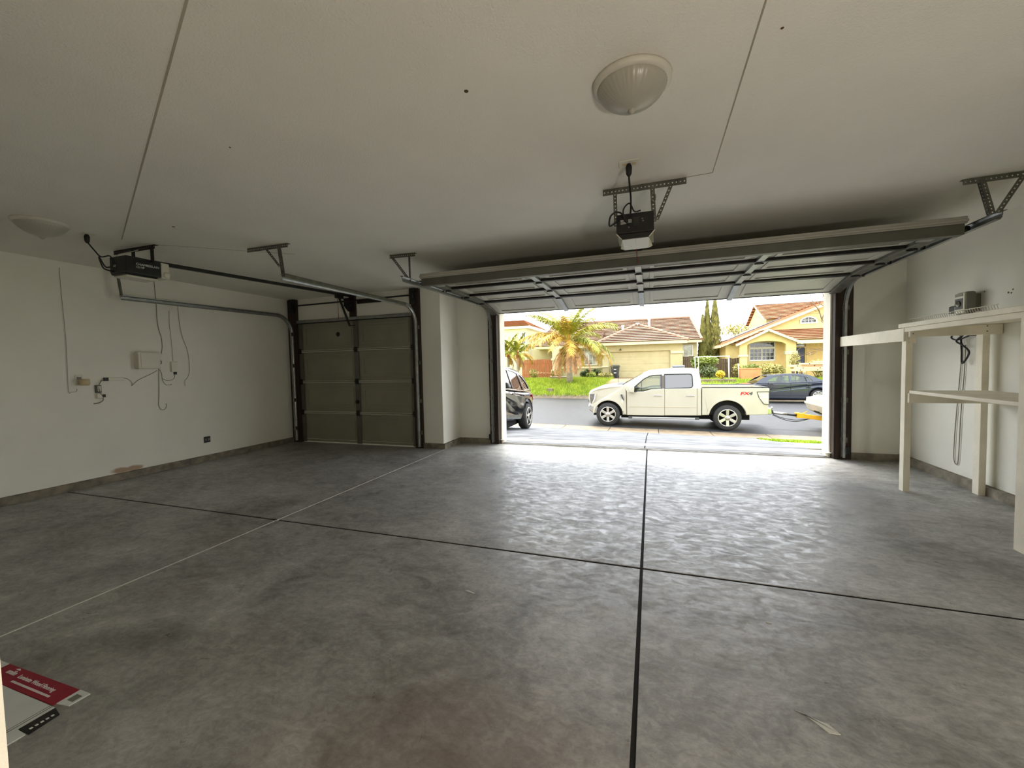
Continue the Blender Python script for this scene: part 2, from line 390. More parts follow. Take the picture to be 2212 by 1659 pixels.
# outside of the house above the doors, and the unseen roof put over them to block sun
struct(MB().plate(rect(-7.0, 6.5, -1.0, 3.0), [rect(-2.44, 2.28, -0.3, 2.28), rect(-6.2, -3.2, -0.3, 2.3)], XZ(6.42), XZ(6.52)), 'wall_outer', m_trimw, 'stucco front of the house around the garage doors', 'wall')
struct(MB().prism([(-3.5, 2.9), (7.1, 2.9), (7.1, 3.05), (1.8, 4.9), (-3.5, 3.0)], YZ(-7.3), YZ(6.8)), 'roof', m_trimw, 'unseen roof over the garage that blocks the sun', 'roof')
# the hall behind the doorway the picture is taken from
m_hall = M('hall_paint', (235, 226, 208), 0.8, var=0.03)
struct(MB().box(-1.6, 2.2, -3.0, 0.05, -0.1, 0.0), 'floor_hall', M('hall_boards', (170, 130, 90), 0.5, var=0.2, vs=3, stretch=(8, 1, 1)), 'wooden floor of the hall behind the doorway', 'floor')
struct(MB().box(-1.7, -1.6, -3.0, 0.05, 0, 2.5).box(2.2, 2.3, -3.0, 0.05, 0, 2.5).box(-1.7, 2.3, -3.1, -3.0, 0, 2.5), 'wall_hall', m_hall, 'hall walls behind the doorway', 'wall')
struct(MB().box(-1.7, 2.3, -3.1, 0.05, 2.5, 2.6), 'ceiling_hall', m_hall, 'hall ceiling behind the doorway', 'ceiling')

def ceiling_light(x, y, label):
    t = thing('ceiling_light', (x, y, H), label, 'light', 'dome ceiling lights')
    MB().lathe([(0.02, 0), (0.168, 0), (0.168, -0.012), (0.155, -0.026), (0.146, -0.026)], (x, y, H), n=56).build('base_ring', m_ltrim, t, smooth=True)
    pr = [(0.146, -0.018), (0.149, -0.028), (0.143, -0.040), (0.130, -0.058), (0.108, -0.078), (0.082, -0.094), (0.055, -0.105), (0.034, -0.111), (0.022, -0.118), (0.010, -0.120)]
    MB().lathe(pr, (x, y, H), n=168, flute=0.006, nf=42).build('glass_shade', m_shade, t, smooth=True)
    MB().lathe([(0.012, -0.112), (0.017, -0.122), (0.012, -0.130), (0.004, -0.136)], (x, y, H), n=16).build('finial', m_shade, t, smooth=True)
    return t
ceiling_light(-0.075, 1.945, 'round fluted glass dome light on the ceiling, nearest the camera')
ceiling_light(-4.66, 1.96, 'round dome light on the ceiling near the left wall')

# unseen fill lamp added behind the doorway to brighten the garage; only lamp on
hl_ = thing('fill_lamp', (1.28, -0.27, 0.36), 'unseen fill lamp added in the hall behind the doorway', 'lamp')
MB().lathe([(0.09, 0), (0.09, 0.02), (0.02, 0.04), (0.015, 0.22)], (1.28, -0.27, 0.36), n=24).build('stand', m_galvd, hl_, smooth=True)
ld = bpy.data.lights.new('fill_lamp_bulb', 'POINT'); ld.shadow_soft_size = 0.12; ld.energy = 34; ld.color = (1.0, 0.94, 0.84)
lo = bpy.data.objects.new('fill_lamp_bulb', ld); col.objects.link(lo); lo.parent = hl_; lo.location = (0, 0, 0.32)
t = thing('stool', (1.28, -0.27, 0), 'wooden stool holding the added fill lamp in the hall', 'stool')
MB().box(1.11, 1.45, -0.44, -0.10, 0.32, 0.36).build('seat', m_wood, t)
for dx in (-.14, .14):
    for dy in (-.14, .14): MB().box(1.28+dx-.02, 1.28+dx+.02, -.27+dy-.02, -.27+dy+.02, 0, .32).build('leg', m_wood, t)

# ================================================================== door hardware
def track(name, x, y0, y1, yv, z0, zh, face, label):
    """C-channel: level from y0 to y1 at zh, bend, then down to z0 at yv; face = side the channel opens to"""
    t = thing(name, (x, yv, 0), label, 'door track', 'garage door tracks')
    path = [(y0, zh[0]), (y0+(y1-y0)*.5, (zh[0]+zh[1])/2), (y1, zh[1])]
    rr = yv-y1
    for i in range(1, 9):
        a = PI/2*i/8; path.append((y1+rr*math.sin(a), zh[1]-rr*(1-math.cos(a))))
    path += [(yv, 1.2), (yv, z0)]
    prof = [(0.026, -0.024), (0.002, -0.028), (-0.008, -0.014), (-0.008, 0.014), (0.002, 0.028), (0.026, 0.024)]
    mb = MB(); n = len(prof)
    for i, (yy, zz) in enumerate(path):
        a = path[max(0, i-1)]; b3 = path[min(len(path)-1, i+1)]
        d = Vector((0, b3[0]-a[0], b3[1]-a[1])).normalized(); nn = Vector((0, -d.z, d.y))
        for px, pn in prof: mb.v.append((x+face*px, yy+nn.y*pn, zz+nn.z*pn))
    for i in range(len(path)-1):
        for j in range(n-1): mb.f.append((i*n+j, i*n+j+1, (i+1)*n+j+1, (i+1)*n+j))
    mb.build('channel', m_galv, t, solid=0.003, smooth=False)
    # angle riveted along the level run, as on a real track
    MB().box(x-face*0.012, x-face*0.008, y0, y1, zh[0]-0.0, zh[0]+0.034).box(x-face*0.034, x-face*0.008, y0, y1, zh[0]+0.031, zh[0]+0.034).build('stiffening_angle', m_galvd, t)
    for zz in (0.25, 0.75, 1.35, 1.9):
        MB().box(x-0.03, x+0.03, yv-0.005, yv+0.045, zz-0.03, zz+0.03).build('jamb_bracket', m_galvd, t)
    return t
track('door_track', -3.44, 3.13, 5.27, 5.555, 0.03, (2.195, 2.215), -1, 'steel track on the pillar side of the closed narrow door')
track('door_track', -5.955, 3.14, 5.26, 5.555, 0.03, (2.18, 2.205), 1, 'steel track along the left wall beside the narrow door')
track('door_track', -2.45, 3.72, 5.80, 6.14, 0.03, (2.20, 2.215), 1, 'steel track left of the raised wide door')
track('door_track', 2.285, 3.80, 5.80, 6.14, 0.03, (2.235, 2.22), -1, 'steel track right of the raised wide door, near the shelf')

def hanger(label, a0, a1, strap, braces, group='perforated ceiling hangers'):
    """perforated angle on the ceiling, upright strap(s) and slanting braces"""
    t = thing('track_hanger', ((a0[0]+a1[0])/2, (a0[1]+a1[1])/2, H), label, 'bracket', group)
    MB().perf((*a0, H-0.003), (*a1, H-0.003), (0, 0.035, 0)).perf((*a0, H-0.003), (*a1, H-0.003), (0, 0, -0.038)).build('angle_bar', m_galvd, t, solid=0.003)
    for p0, p1, w in strap: MB().perf(p0, p1, w).perf(p0, p1, (0, 0.03, 0)).build('strap', m_galvd, t, solid=0.003)
    for p0, p1, w in braces: MB().perf(p0, p1, w).build('brace', m_galvd, t, solid=0.003)
    return t
hanger('perforated hanger carrying the pillar-side track of the narrow door', (-3.86, 3.11), (-3.34, 3.12), [((-3.47, 3.115, H-.02), (-3.455, 3.14, 2.20), (0.046, 0, 0))], [((-3.62, 3.105, H-.03), (-3.48, 3.13, 2.30), (0.03, 0, 0))])
hanger('perforated hanger carrying the left track of the wide door', (-2.705, 3.87), (-2.40, 3.89), [((-2.47, 3.87, H-.02), (-2.47, 3.87, 2.21), (0.022, 0, 0))], [((-2.69, 3.865, H-.03), (-2.48, 3.865, 2.215), (0.035, 0, 0))])
hanger('perforated hanger carrying the right track above the shelf unit', (2.085, 3.81), (2.40, 3.79), [((2.17, 3.80, H-.02), (2.235, 3.81, 2.25), (0.03, 0, 0))], [((2.37, 3.785, H-.03), (2.25, 3.80, 2.25), (0.035, 0, 0))])
hanger('short perforated hanger at the wall end of the left track', (-6.07, 3.12), (-5.90, 3.12), [((-5.985, 3.12, H-.02), (-5.985, 3.15, 2.19), (0.035, 0, 0))], [])

# ------------------------------------------------------------------ closed narrow door
m_rail = M('rail_light_tone', (196, 192, 176), .4, var=.08)  # light catching the rail flanges, put into a paler colour
def hinge_mb(x, y, z): return MB().box(x-.03, x+.03, y-.010, y, z-.045, z+.045).tube([(x-.034, y-.012, z), (x+.034, y-.012, z)], 0.008, 8)
d1 = thing('door_1', (-4.70, 5.66, 0), 'closed narrow sectional garage door, drab olive inside', 'garage door', kind='structure')
X0, X1, XM = -5.876, -3.53, -4.655
sec_h = 2.13/4
for i in range(4):
    z0 = i*sec_h; z1 = z0+sec_h
    s = MB().box(X0, X1, 5.65, 5.69, z0+0.0005, z1).build('section', m_door, d1, bevel=0.003)
    for a, b3 in ((X0+.11, XM-.09), (XM+.09, X1-.11)):        # pressed panels: stepped frames
        MB().plate(rect(a, b3, z0+.085, z1-.10), [rect(a+.05, b3-.05, z0+.125, z1-.14)], XZ(5.652), XZ(5.640)).build('panel_moulding', m_door, s, bevel=0.004)
    for x, w_ in ((X0+.03, .05), (XM, .045), (X1-.03, .05)):
        MB().box(x-w_, x+w_, 5.625, 5.65, z0+.012, z1-.03).build('stile', m_doorin, s, bevel=0.003)
    if i < 3:
        for a, b3 in ((X0+.08, XM-.05), (XM+.05, X1-.08)):
            MB().box(a, b3, 5.605, 5.652, z1-.020, z1-.006).box(a, b3, 5.605, 5.652, z1+.006, z1+.018).build('joint_rail', m_rail, s, bevel=0.002)
        for x in (X0+.03, XM, X1-.03): hinge_mb(x, 5.624, z1).build('hinge', m_iron, s)
    else:
        MB().box(X0-.01, X1+.01, 5.585, 5.652, z1-.055, z1-.045).box(X0-.01, X1+.01, 5.585, 5.595, z1-.055, z1).box(X0-.01, X1+.01, 5.585, 5.652, z1-.004, z1+.006).build('top_strut', m_galv, s)
        MB().lathe([(.04, 0), (.03, .006)], (-5.03, 5.645, z0+.27), 'Y', 12).build('plug', m_iron, s)
MB().lathe([(.032, 0), (.032, -.02), (.012, -.03)], (XM, 5.62, .72), 'Y', 16).build('lock_handle', m_iron, d1)
MB().box(X0-.02, X1+.02, 5.645, 5.70, 0.0, .018).build('bottom_seal', m_fill, d1)

sp_ = thing('torsion_spring_shaft', (-4.7, 5.56, 2.40), 'torsion shaft with drums above the narrow garage door', 'shaft')
MB().tube([(-6.0, 5.56, 2.385), (-3.44, 5.56, 2.40)], .0125, 10).build('shaft', m_iron, sp_, smooth=True)
MB().box(-4.56, -4.10, 5.575, 5.60, 2.34, 2.385).perf((-4.56, 5.574, 2.385), (-4.09, 5.574, 2.385), (0, 0, -.045)).build('rail_bracket', m_iron, sp_)
for x in (-5.93, -3.50):
    MB().lathe([(.03, -.03), (.055, -.028), (.05, .0), (.055, .028), (.03, .03)], (x, 5.56, 2.40), 'X', 20).build('cable_drum', m_iron, sp_, smooth=True)
    MB().box(x-.05, x+.05, 5.545, 5.59, 2.26, 2.50).build('bearing_plate', m_iron, sp_)
MB().box(-4.79, -4.67, 5.53, 5.60, 2.30, 2.44).prism([(-4.79, 2.30), (-4.67, 2.30), (-4.68, 2.22), (-4.72, 2.22)], XZ(5.54), XZ(5.60)).build('centre_bearing', m_iron, sp_, bevel=.01)

# ------------------------------------------------------------------ raised wide door
d2 = thing('door_2', (-0.1, 5.2, 2.25), 'wide sectional garage door raised under the ceiling, seen from below', 'garage door', kind='structure')
DX0, DX1 = -2.42, 2.225
ys = [4.06, 4.59, 5.12, 5.65, 6.215]; zs = [2.255, 2.255, 2.25, 2.235, 2.115]     # lower face at the joints
stx = [DX0+.045, -1.215, -.12, 1.0, DX1-.045]
for i in range(4):
    ya, yb, za, zb = ys[i]+.003, ys[i+1]-.003, zs[i], zs[i+1]
    d = Vector((0, yb-ya, zb-za)).normalized(); nn = Vector((0, -d.z, d.y))       # nn points up
    def P(x, t, h, ya=ya, za=za, d=d, nn=nn): return (x, ya+d.y*t+nn.y*h, za+d.z*t+nn.z*h)
    Ls = math.hypot(yb-ya, zb-za)
    s = MB().prism(rect(DX0, DX1, 0, Ls), lambda u, v: P(u, v, 0), lambda u, v: P(u, v, .045)).build('section', m_doorw, d2, bevel=.003)
    for a, b3 in zip(stx[:-1], stx[1:]):
        aa, bb = a+.11, b3-.11
        MB().plate(rect(aa, bb, .07, Ls-.08), [rect(aa+.045, bb-.045, .115, Ls-.125)], lambda u, v: P(u, v, .001), lambda u, v: P(u, v, -.011)).build('panel_moulding', m_doorw, s, bevel=.003)
    for j, x in enumerate(stx):
        wv = .055 if j in (0, 4) else .032
        MB().prism(rect(x-wv, x+wv, .002, Ls-.002), lambda u, v: P(u, v, 0), lambda u, v: P(u, v, -.034)).build('stile', m_galv if j in (1, 2, 3) else m_galvd, s, bevel=.003)
    if i > 0:                                                      # dark rails and hinges along the joint
        MB().prism(rect(DX0+.1, DX1-.1, -.028, .026), lambda u, v: P(u, v, 0), lambda u, v: P(u, v, -.030)).build('joint_rail', m_iron, s, bevel=.006)
        MB().prism(rect(DX0+.1, DX1-.1, .026, .036), lambda u, v: P(u, v, 0), lambda u, v: P(u, v, -.016)).build('joint_lip', m_galv, s)
        for x in stx:
            p = P(x, 0, -.038)
            MB().cbox(p, (.05, .045, .010)).tube([(p[0]-.04, p[1], p[2]-.006), (p[0]+.04, p[1], p[2]-.006)], .007, 8).build('hinge', m_iron, s)
    if i == 0:                                                     # deep stiffening strut on the top section, facing the room
        MB().box(DX0-.01, DX1+.01, 4.050, 4.062, 2.185, 2.262).box(DX0-.01, DX1+.01, 4.05, 4.12, 2.183, 2.19).build('stiffening_strut', m_doorin, s, bevel=.003)
        MB().box(DX0-.02, DX1+.02, 4.035, 4.06, 2.262, 2.316).box(DX0-.02, DX1+.02, 4.020, 4.06, 2.272, 2.292).build('top_edge', m_doorw, s, bevel=.006)
        MB().box(DX0+.1, DX1-.1, 4.15, 4.20, 2.225, 2.256).build('second_strut', m_iron, s, bevel=.004)
        for x in (DX0+.10, DX1-.10): MB().box(x-.05, x+.05, 4.10, 4.33, 2.215, 2.235).build('top_fixture', m_galv, s, bevel=.003)
    for x, sx_ in ((DX0, -1), (DX1, 1)):                           # rollers running in the tracks
        p = P(x, .02, -.025)
        MB().tube([p, (x+sx_*.05, p[1], p[2])], .006, 8).lathe([(.006, -.008), (.022, -.008), (.022, .008), (.006, .008)], (x+sx_*.04, p[1], p[2]), 'X', 16).build('roller', m_iron, s)
MB().prism(rect(DX0, DX1, 0, .03), lambda u, v: (u, 6.212+v, 2.108), lambda u, v: (u, 6.212+v, 2.155)).build('bottom_seal', m_iron, d2)

# ------------------------------------------------------------------ openers
def cord(pts, r, name, mat, parent): return MB().tube(curve_pts(pts), r, 7).build(name, mat, parent, smooth=True)
op = thing('garage_door_opener', (-.1, 3.05, 2.2), 'black ceiling opener with a lit-looking lens, in front of the raised door', 'door opener', 'garage door openers')
xa, xb_ = -.218, .024
MB().box(xa, xb_, 2.90, 3.20, 2.145, 2.275).prism([(xa, 2.145), (xb_, 2.145), (-.01, 2.105), (-.18, 2.105)], XZ(2.90), XZ(3.12)).build('chassis', m_blackm, op, bevel=.006)
MB().add([(-.182, 2.885, 2.100), (-.008, 2.885, 2.100), (-.012, 3.10, 2.086), (-.178, 3.10, 2.086), (-.182, 2.90, 2.106), (-.008, 2.90, 2.106), (.018, 3.22, 2.13), (-.212, 3.22, 2.13)], [(0, 1, 2, 3), (4, 5, 6, 7), (0, 1, 5, 4), (1, 2, 6, 5), (2, 3, 7, 6), (3, 0, 4, 7)]).build('lens', m_lens, op, bevel=.003)
for s_ in (-1, 1): MB().beam((-.095+s_*.122, 2.897, 2.146), (-.095+s_*.088, 2.885, 2.104), .006, .006).build('lens_frame', m_lens, op)
MB().box(-.094, -.091, 2.89, 3.10, 2.09, 2.100).build('lens_rib', m_plas, op)
for i in range(4): MB().box(-.190, -.150, 2.897, 2.90, 2.232-i*.008, 2.235-i*.008).build('label_line', m_ink, op)
for i in range(4): MB().box(-.140, -.118, 2.897, 2.90, 2.232-i*.006, 2.234-i*.006).build('label_line', m_ink, op)
for i in range(7): MB().box(-.105, -.07, 2.897, 2.90, 2.240-i*.008, 2.243-i*.008).build('vent_slot', m_dgrey, op)
for x, z in ((-.137, 2.183), (-.05, 2.23), (-.045, 2.215)): MB().lathe([(.006, 0), (.004, -.006)], (x, 2.90, z), 'Y', 10).build('screw', m_galv, op)
MB().box(-.13, -.075, 3.20, 6.18, 2.325, 2.372).build('rail', m_iron, op)
MB().perf((-.32, 3.04, H-.003), (.232, 3.04, H-.003), (0, .035, 0)).perf((-.32, 3.04, H-.003), (.232, 3.04, H-.003), (0, 0, -.042)).build('ceiling_angle', m_galvd, op, solid=.003)
MB().perf((-.250, 3.05, H-.03), (-.245, 3.06, 2.25), (.026, 0, 0)).build('hanging_strap', m_galvd, op, solid=.003)
MB().perf((.0, 3.05, H-.03), (.010, 3.06, 2.25), (.03, 0, 0)).build('hanging_strap', m_galvd, op, solid=.003)
MB().perf((.125, 3.05, H-.03), (.03, 3.06, 2.26), (.026, 0, 0)).build('brace', m_galvd, op, solid=.003)
cord([(.015, 3.04, 2.44), (.035, 3.03, 2.42), (.03, 3.04, 2.38), (.005, 3.03, 2.40), (.02, 3.04, 2.44), (.03, 3.05, 2.46)], .003, 'tie_wire', m_wire, op)
cord([(-.2, 2.89, 2.24), (-.26, 2.88, 2.20), (-.25, 2.88, 2.27), (-.19, 2.88, 2.28), (-.14, 2.89, 2.20)], .006, 'coiled_wire', m_black, op)
cord([(-.16, 2.89, 2.22), (-.17, 2.87, 2.29), (-.13, 2.87, 2.33), (-.10, 2.89, 2.28), (-.06, 2.9, 2.285)], .005, 'coiled_wire', m_black, op)
cord([(-.09, 3.15, 2.30), (-.095, 3.17, 2.12), (-.09, 3.17, 2.0)], .003, 'release_cord', m_redcord, op)
MB().lathe([(.012, 0), (.02, -.02), (.017, -.06), (.008, -.075)], (-.124, 2.70, H-.006), n=14).build('plug', m_black, op, smooth=True)
cord([(-.124, 2.70, H-.07), (-.122, 2.72, 2.40), (-.118, 2.80, 2.34), (-.122, 2.87, 2.28), (-.13, 2.89, 2.25)], .006, 'power_cord', m_black, op)
ot = MB().box(-.182, -.062, 2.655, 2.745, H-.006, H).build('outlet_plate', m_plas, None, bevel=.003, label='white ceiling outlet plate feeding the opener by the dome light', cat='outlet')
for dx in (-.03, .03): MB().box(-.122+dx-.012, -.122+dx+.012, 2.685, 2.715, H-.008, H-.005).build('receptacle', m_tan, ot)

op2 = thing('garage_door_opener', (-4.67, 2.6, 2.25), 'black opener with CHAMBERLAIN lettering, hung near the left wall', 'door opener', 'garage door openers')
MB().box(-4.80, -4.56, 2.46, 2.745, 2.215, 2.365).prism([(-4.80, 2.215), (-4.56, 2.215), (-4.58, 2.195), (-4.78, 2.195)], XZ(2.46), XZ(2.72)).build('chassis', m_blackm, op2, bevel=.006)
MB().box(-4.775, -4.585, 2.47, 2.73, 2.175, 2.197).box(-4.80, -4.56, 2.745, 2.82, 2.205, 2.36).build('lens', m_lens, op2, bevel=.012)
MB().lathe([(.03, 0), (.03, .006), (.015, .012)], (-4.56, 2.79, 2.245), 'X', 18).build('bulb_boss', m_lens, op2, smooth=True)
text('CHAMBERLAIN', .030, (-4.5585, 2.632, 2.300), (0, 1, 0), (0, 0, 1), m_ink, op2, squeeze=.95)
text('1/2 HP', .026, (-4.5585, 2.567, 2.272), (0, 1, 0), (0, 0, 1), m_ink, op2)
MB().box(-4.74, -4.70, 2.457, 2.46, 2.27, 2.29).build('label_line', m_ink, op2)
for i in range(5): MB().box(-4.79+i*.02, -4.78+i*.02, 2.457, 2.46, 2.24, 2.33).build('vent_slot', m_dgrey, op2)
MB().perf((-5.11, 2.66, H-.003), (-4.51, 2.67, H-.003), (0, .035, 0)).perf((-5.11, 2.66, H-.003), (-4.51, 2.67, H-.003), (0, 0, -.04)).build('ceiling_angle', m_iron, op2, solid=.003)
for x in (-4.84, -4.56):
    MB().perf((x, 2.66, H-.02), (x, 2.66, 2.34), (.035, 0, 0)).perf((x, 2.66, H-.02), (x, 2.66, 2.34), (0, .03, 0)).build('hanging_strap', m_iron, op2, solid=.003)
MB().beam((-4.68, 2.75, 2.372), (-4.68, 5.60, 2.475), .034, .036).build('rail', m_iron, op2)
MB().cbox((-4.68, 5.31, 2.425), (.06, .14, .06)).build('trolley', m_iron, op2, bevel=.008)
MB().beam((-4.68, 5.31, 2.41), (-4.68, 5.53, 1.98), .012, .034, (1, 0, 0)).beam((-4.68, 5.53, 1.98), (-4.66, 5.63, 2.0), .03, .012, (0, 0, 1)).build('lift_arm', m_iron, op2)
cord([(-4.71, 5.31, 2.39), (-4.715, 5.32, 2.2), (-4.71, 5.32, 2.06)], .004, 'release_cord', m_redcord, op2)
MB().lathe([(.012, 0), (.02, -.02), (.017, -.06), (.008, -.075)], (-4.70, 2.26, H-.006), n=14).build('plug', m_black, op2, smooth=True)
cord([(-4.70, 2.26, H-.07), (-4.69, 2.30, 2.38), (-4.68, 2.34, 2.33), (-4.67, 2.40, 2.35), (-4.67, 2.42, 2.28), (-4.70, 2.38, 2.25), (-4.69, 2.33, 2.33), (-4.70, 2.36, 2.24), (-4.72, 2.42, 2.225), (-4.74, 2.46, 2.23)], .006, 'power_cord', m_black, op2)
cord([(-4.70, 2.70, H-.01), (-4.78, 2.63, 2.46), (-4.82, 2.55, 2.42), (-4.78, 2.50, 2.38)], .003, 'bell_wire', m_plas, op2)
ot = MB().box(-4.76, -4.64, 2.215, 2.305, H-.006, H).build('outlet_plate', m_plas, None, bevel=.003, label='white ceiling outlet plate feeding the left opener', cat='outlet')

# ------------------------------------------------------------------ safety sensors by the wide door
for x, s_, lb in ((-2.47, 1, 'small black photo-eye sensor low on the left doorway jamb'), (2.31, -1, 'small black photo-eye sensor low on the right doorway jamb')):
    t = thing('safety_sensor', (x, 6.12, .12), lb, 'sensor', 'photo-eye sensors')
    MB().box(x-.025, x+.025, 6.09, 6.15, .08, .17).build('housing', m_black, t, bevel=.006)
    MB().lathe([(.014, 0), (.012, s_*.012)], (x+s_*.025, 6.12, .13), 'X', 12).build('eye', m_galv, t)
    MB().box(x-.035, x+.015, 6.15, 6.175, .10, .15).build('bracket', m_galv, t)

# ------------------------------------------------------------------ things on the left wall (wall face x = -6.083)
WX = -6.083
t = thing('junction_box', (WX, 3.43, 1.43), 'white wall box with cables hanging from it', 'wall box')
MB().box(WX, WX+.085, 3.30, 3.545, 1.33, 1.545).build('housing', m_plas, t, bevel=.012)
MB().box(WX+.085, WX+.092, 3.325, 3.525, 1.35, 1.525).build('cover', m_plas, t, bevel=.004)
cord([(WX+.04, 3.54, 1.36), (WX+.05, 3.57, 1.41), (WX+.03, 3.565, 1.44), (WX+.04, 3.55, 1.38)], .006, 'cable_loop', m_wire, t)
t = thing('wall_transmitter', (WX, 3.735, 1.35), 'small white box between hanging wires, right of the larger one', 'wall box')
MB().box(WX, WX+.03, 3.70, 3.775, 1.285, 1.42).build('housing', m_plas, t, bevel=.004)
MB().box(WX, WX+.02, 3.735, 3.765, 1.25, 1.285).build('connector', m_iron, t)
t = thing('wall_adapter', (WX, 2.78, 1.2), 'cream plug-in adapter on a wall outlet at far left', 'adapter')
MB().box(WX, WX+.008, 2.735, 2.805, 1.16, 1.275).build('outlet_plate', m_plas, t, bevel=.003)
MB().lathe([(.02, 0), (.042, 0), (.046, -.06), (.036, -.072)], (WX+.05, 2.795, 1.225), n=20).build('adapter_body', m_tan, t, smooth=True)
MB().box(WX+.008, WX+.02, 2.755, 2.785, 1.225, 1.25).build('receptacle', m_grey, t)
t = thing('adapter_strip', (WX, 3.07, 1.2), 'pale narrow strip connector fixed to the left wall', 'power strip')  # power adapter strip on the wall, gives no light
MB().box(WX, WX+.03, 3.02, 3.17, 1.195, 1.235).build('housing', m_plas, t, bevel=.004)
MB().box(WX, WX+.035, 2.985, 3.02, 1.195, 1.235).build('end_cap', m_iron, t)
t = thing('phone_jack', (WX, 2.94, 1.0), 'open grey jack plate with loose wires below the strip connector', 'wall jack')
MB().box(WX, WX+.02, 2.905, 2.955, 1.06, 1.15).build('back_box', m_dgrey, t)
MB().box(WX+.012, WX+.024, 2.92, 2.95, 1.075, 1.14).build('faceplate', m_plas, t, bevel=.003)
MB().box(WX, WX+.03, 2.91, 2.975, 1.00, 1.05).build('plug_block', m_plas, t, bevel=.004)
MB().box(WX, WX+.032, 2.955, 2.985, 1.005, 1.04).build('clip', m_iron, t)
cord([(WX+.02, 2.985, 1.21), (WX+.03, 2.95, 1.19), (WX+.02, 2.93, 1.13), (WX+.03, 2.94, 1.06), (WX+.02, 2.965, .98), (WX+.02, 2.93, .945), (WX+.012, 2.88, .94)], .005, 'loose_wire', m_wire, t)
t = thing('wall_outlet', (WX, 4.12, .3), 'black double outlet low on the left wall', 'outlet')
MB().box(WX, WX+.008, 4.075, 4.165, .258, .345).build('plate', m_black, t, bevel=.003)
for yy in (4.10, 4.14): MB().box(WX+.008, WX+.012, yy-.012, yy+.012, .285, .318).build('receptacle', m_grey, t)
def wall_wire(label, pts, r=.0045, mat=m_wire): MB().tube(curve_pts([(WX+.008, y, z) for y, z in pts]), r*.75, 6).build('hanging_wire', mat, None, smooth=True, label=label, cat='wire', group='wires on the left wall')
wall_wire('thin wire running down the left wall to the plug-in adapter', [(2.67, 2.44), (2.672, 2.2), (2.682, 1.73), (2.68, 1.4), (2.675, 1.1), (2.70, 1.085), (2.74, 1.09), (2.745, 1.12)], .003)
wall_wire('dark wire dropping from the ceiling to the white wall box', [(3.565, 2.5), (3.57, 2.36), (3.575, 2.2), (3.575, 2.0), (3.585, 1.85), (3.61, 1.74), (3.615, 1.62), (3.60, 1.53)], .0045)
wall_wire('hooked cable end hanging below the white wall box', [(3.56, 1.33), (3.555, 1.2), (3.545, 1.0), (3.535, .87), (3.545, .82), (3.575, .79), (3.605, .80), (3.625, .84), (3.618, .87)], .0045)
wall_wire('thin looping wire between the two white wall boxes', [(3.57, 1.32), (3.59, 1.26), (3.595, 1.18), (3.63, 1.12), (3.68, 1.115), (3.70, 1.125)], .004)
wall_wire('thin sagging wire under the smaller white wall box', [(3.745, 1.25), (3.735, 1.2), (3.69, 1.175), (3.63, 1.18), (3.6, 1.2)], .0035)
wall_wire('straight pale wire above the smaller white wall box', [(3.72, 2.1), (3.715, 1.9), (3.725, 1.75), (3.73, 1.55), (3.735, 1.43)], .003)
wall_wire('wavy thin wire right of the smaller white wall box', [(3.83, 2.2), (3.84, 1.95), (3.87, 1.75), (3.92, 1.58), (3.935, 1.42), (3.93, 1.28), (3.90, 1.2), (3.865, 1.16), (3.865, 1.09)], .0035)
wall_wire('short forked wire stub left of the white wall box', [(3.17, 1.225), (3.22, 1.21), (3.26, 1.16), (3.255, 1.125), (3.29, 1.16), (3.34, 1.2), (3.46, 1.26), (3.54, 1.31)], .004)

# ------------------------------------------------------------------ white wooden shelf unit on the right
sh = thing('shelf_unit', (2.55, 4.15, 0), 'white painted wooden shelf unit of posts, beams and two boards', 'shelf')
def bxp(n, *a): return MB().box(*a).build(n, m_white, sh, bevel=.003)
bxp('post', 2.25, 2.30, 4.80, 4.87, 0, 1.54); bxp('post', 2.81, 2.86, 4.83, 4.91, 0, 1.54)
bxp('post', 2.235, 2.275, 3.44, 3.53, 0, 1.54); bxp('post', 2.81, 2.86, 3.44, 3.53, 0, 1.54)
bxp('top_beam', 2.262, 2.905, 4.765, 4.80, 1.455, 1.545); bxp('top_beam', 2.262, 2.905, 3.53, 3.565, 1.455, 1.535)
bxp('front_beam', 2.241, 2.270, 3.40, 4.855, 1.505, 1.5455)
bxp('top_board', 2.228, 2.905, 3.36, 4.885, 1.546, 1.585)
bxp('lower_board', 2.262, 2.80, 3.45, 4.76, .935, .963); bxp('lower_beam', 2.265, 2.86, 4.765, 4.80, .845, .935); bxp('lower_beam', 2.265, 2.86, 3.53, 3.565, .845, .935)
bxp('side_arm', 2.236, 2.27, 4.812, 6.172, 1.42, 1.54)
MB().box(2.27, 2.32, 4.79, 4.80, 1.40, 1.455).build('corner_block', m_white, sh)
for y, z in ((4.764, 1.53), (4.764, 1.485)):
    for x in (2.285, 2.80): MB().lathe([(.005, 0), (.004, -.002)], (x, y+.001, z), 'Y', 8).build('screw', m_iron, sh)
t = thing('wire_rack_strip', (2.3, 4.3, 1.585), 'strip of white wire rack lying along the top shelf edge', 'wire rack')
MB().tube([(2.272, 4.80, 1.622), (2.262, 3.76, 1.622)], .0035, 6).tube([(2.285, 4.80, 1.588), (2.275, 3.76, 1.588)], .0025, 6).build('rail', m_plas, t)
for i in range(40):
    yy = 4.79-i*.026; xx = 2.272-.01*(i/40)
    MB().tube([(xx, yy, 1.624), (xx+.012, yy, 1.5885), (xx+.16, yy, 1.5885)], .0026, 5).build('wire', m_plas, t)
t = thing('sprinkler_timer', (2.86, 5.08, 1.77), 'grey timer box with a dial mounted on the right wall above the shelf', 'timer')
MB().box(2.79, 2.865, 5.01, 5.165, 1.665, 1.875).build('housing', m_grey, t, bevel=.018)
MB().box(2.783, 2.80, 5.025, 5.16, 1.675, 1.868).build('front_frame', m_plas, t, bevel=.008)
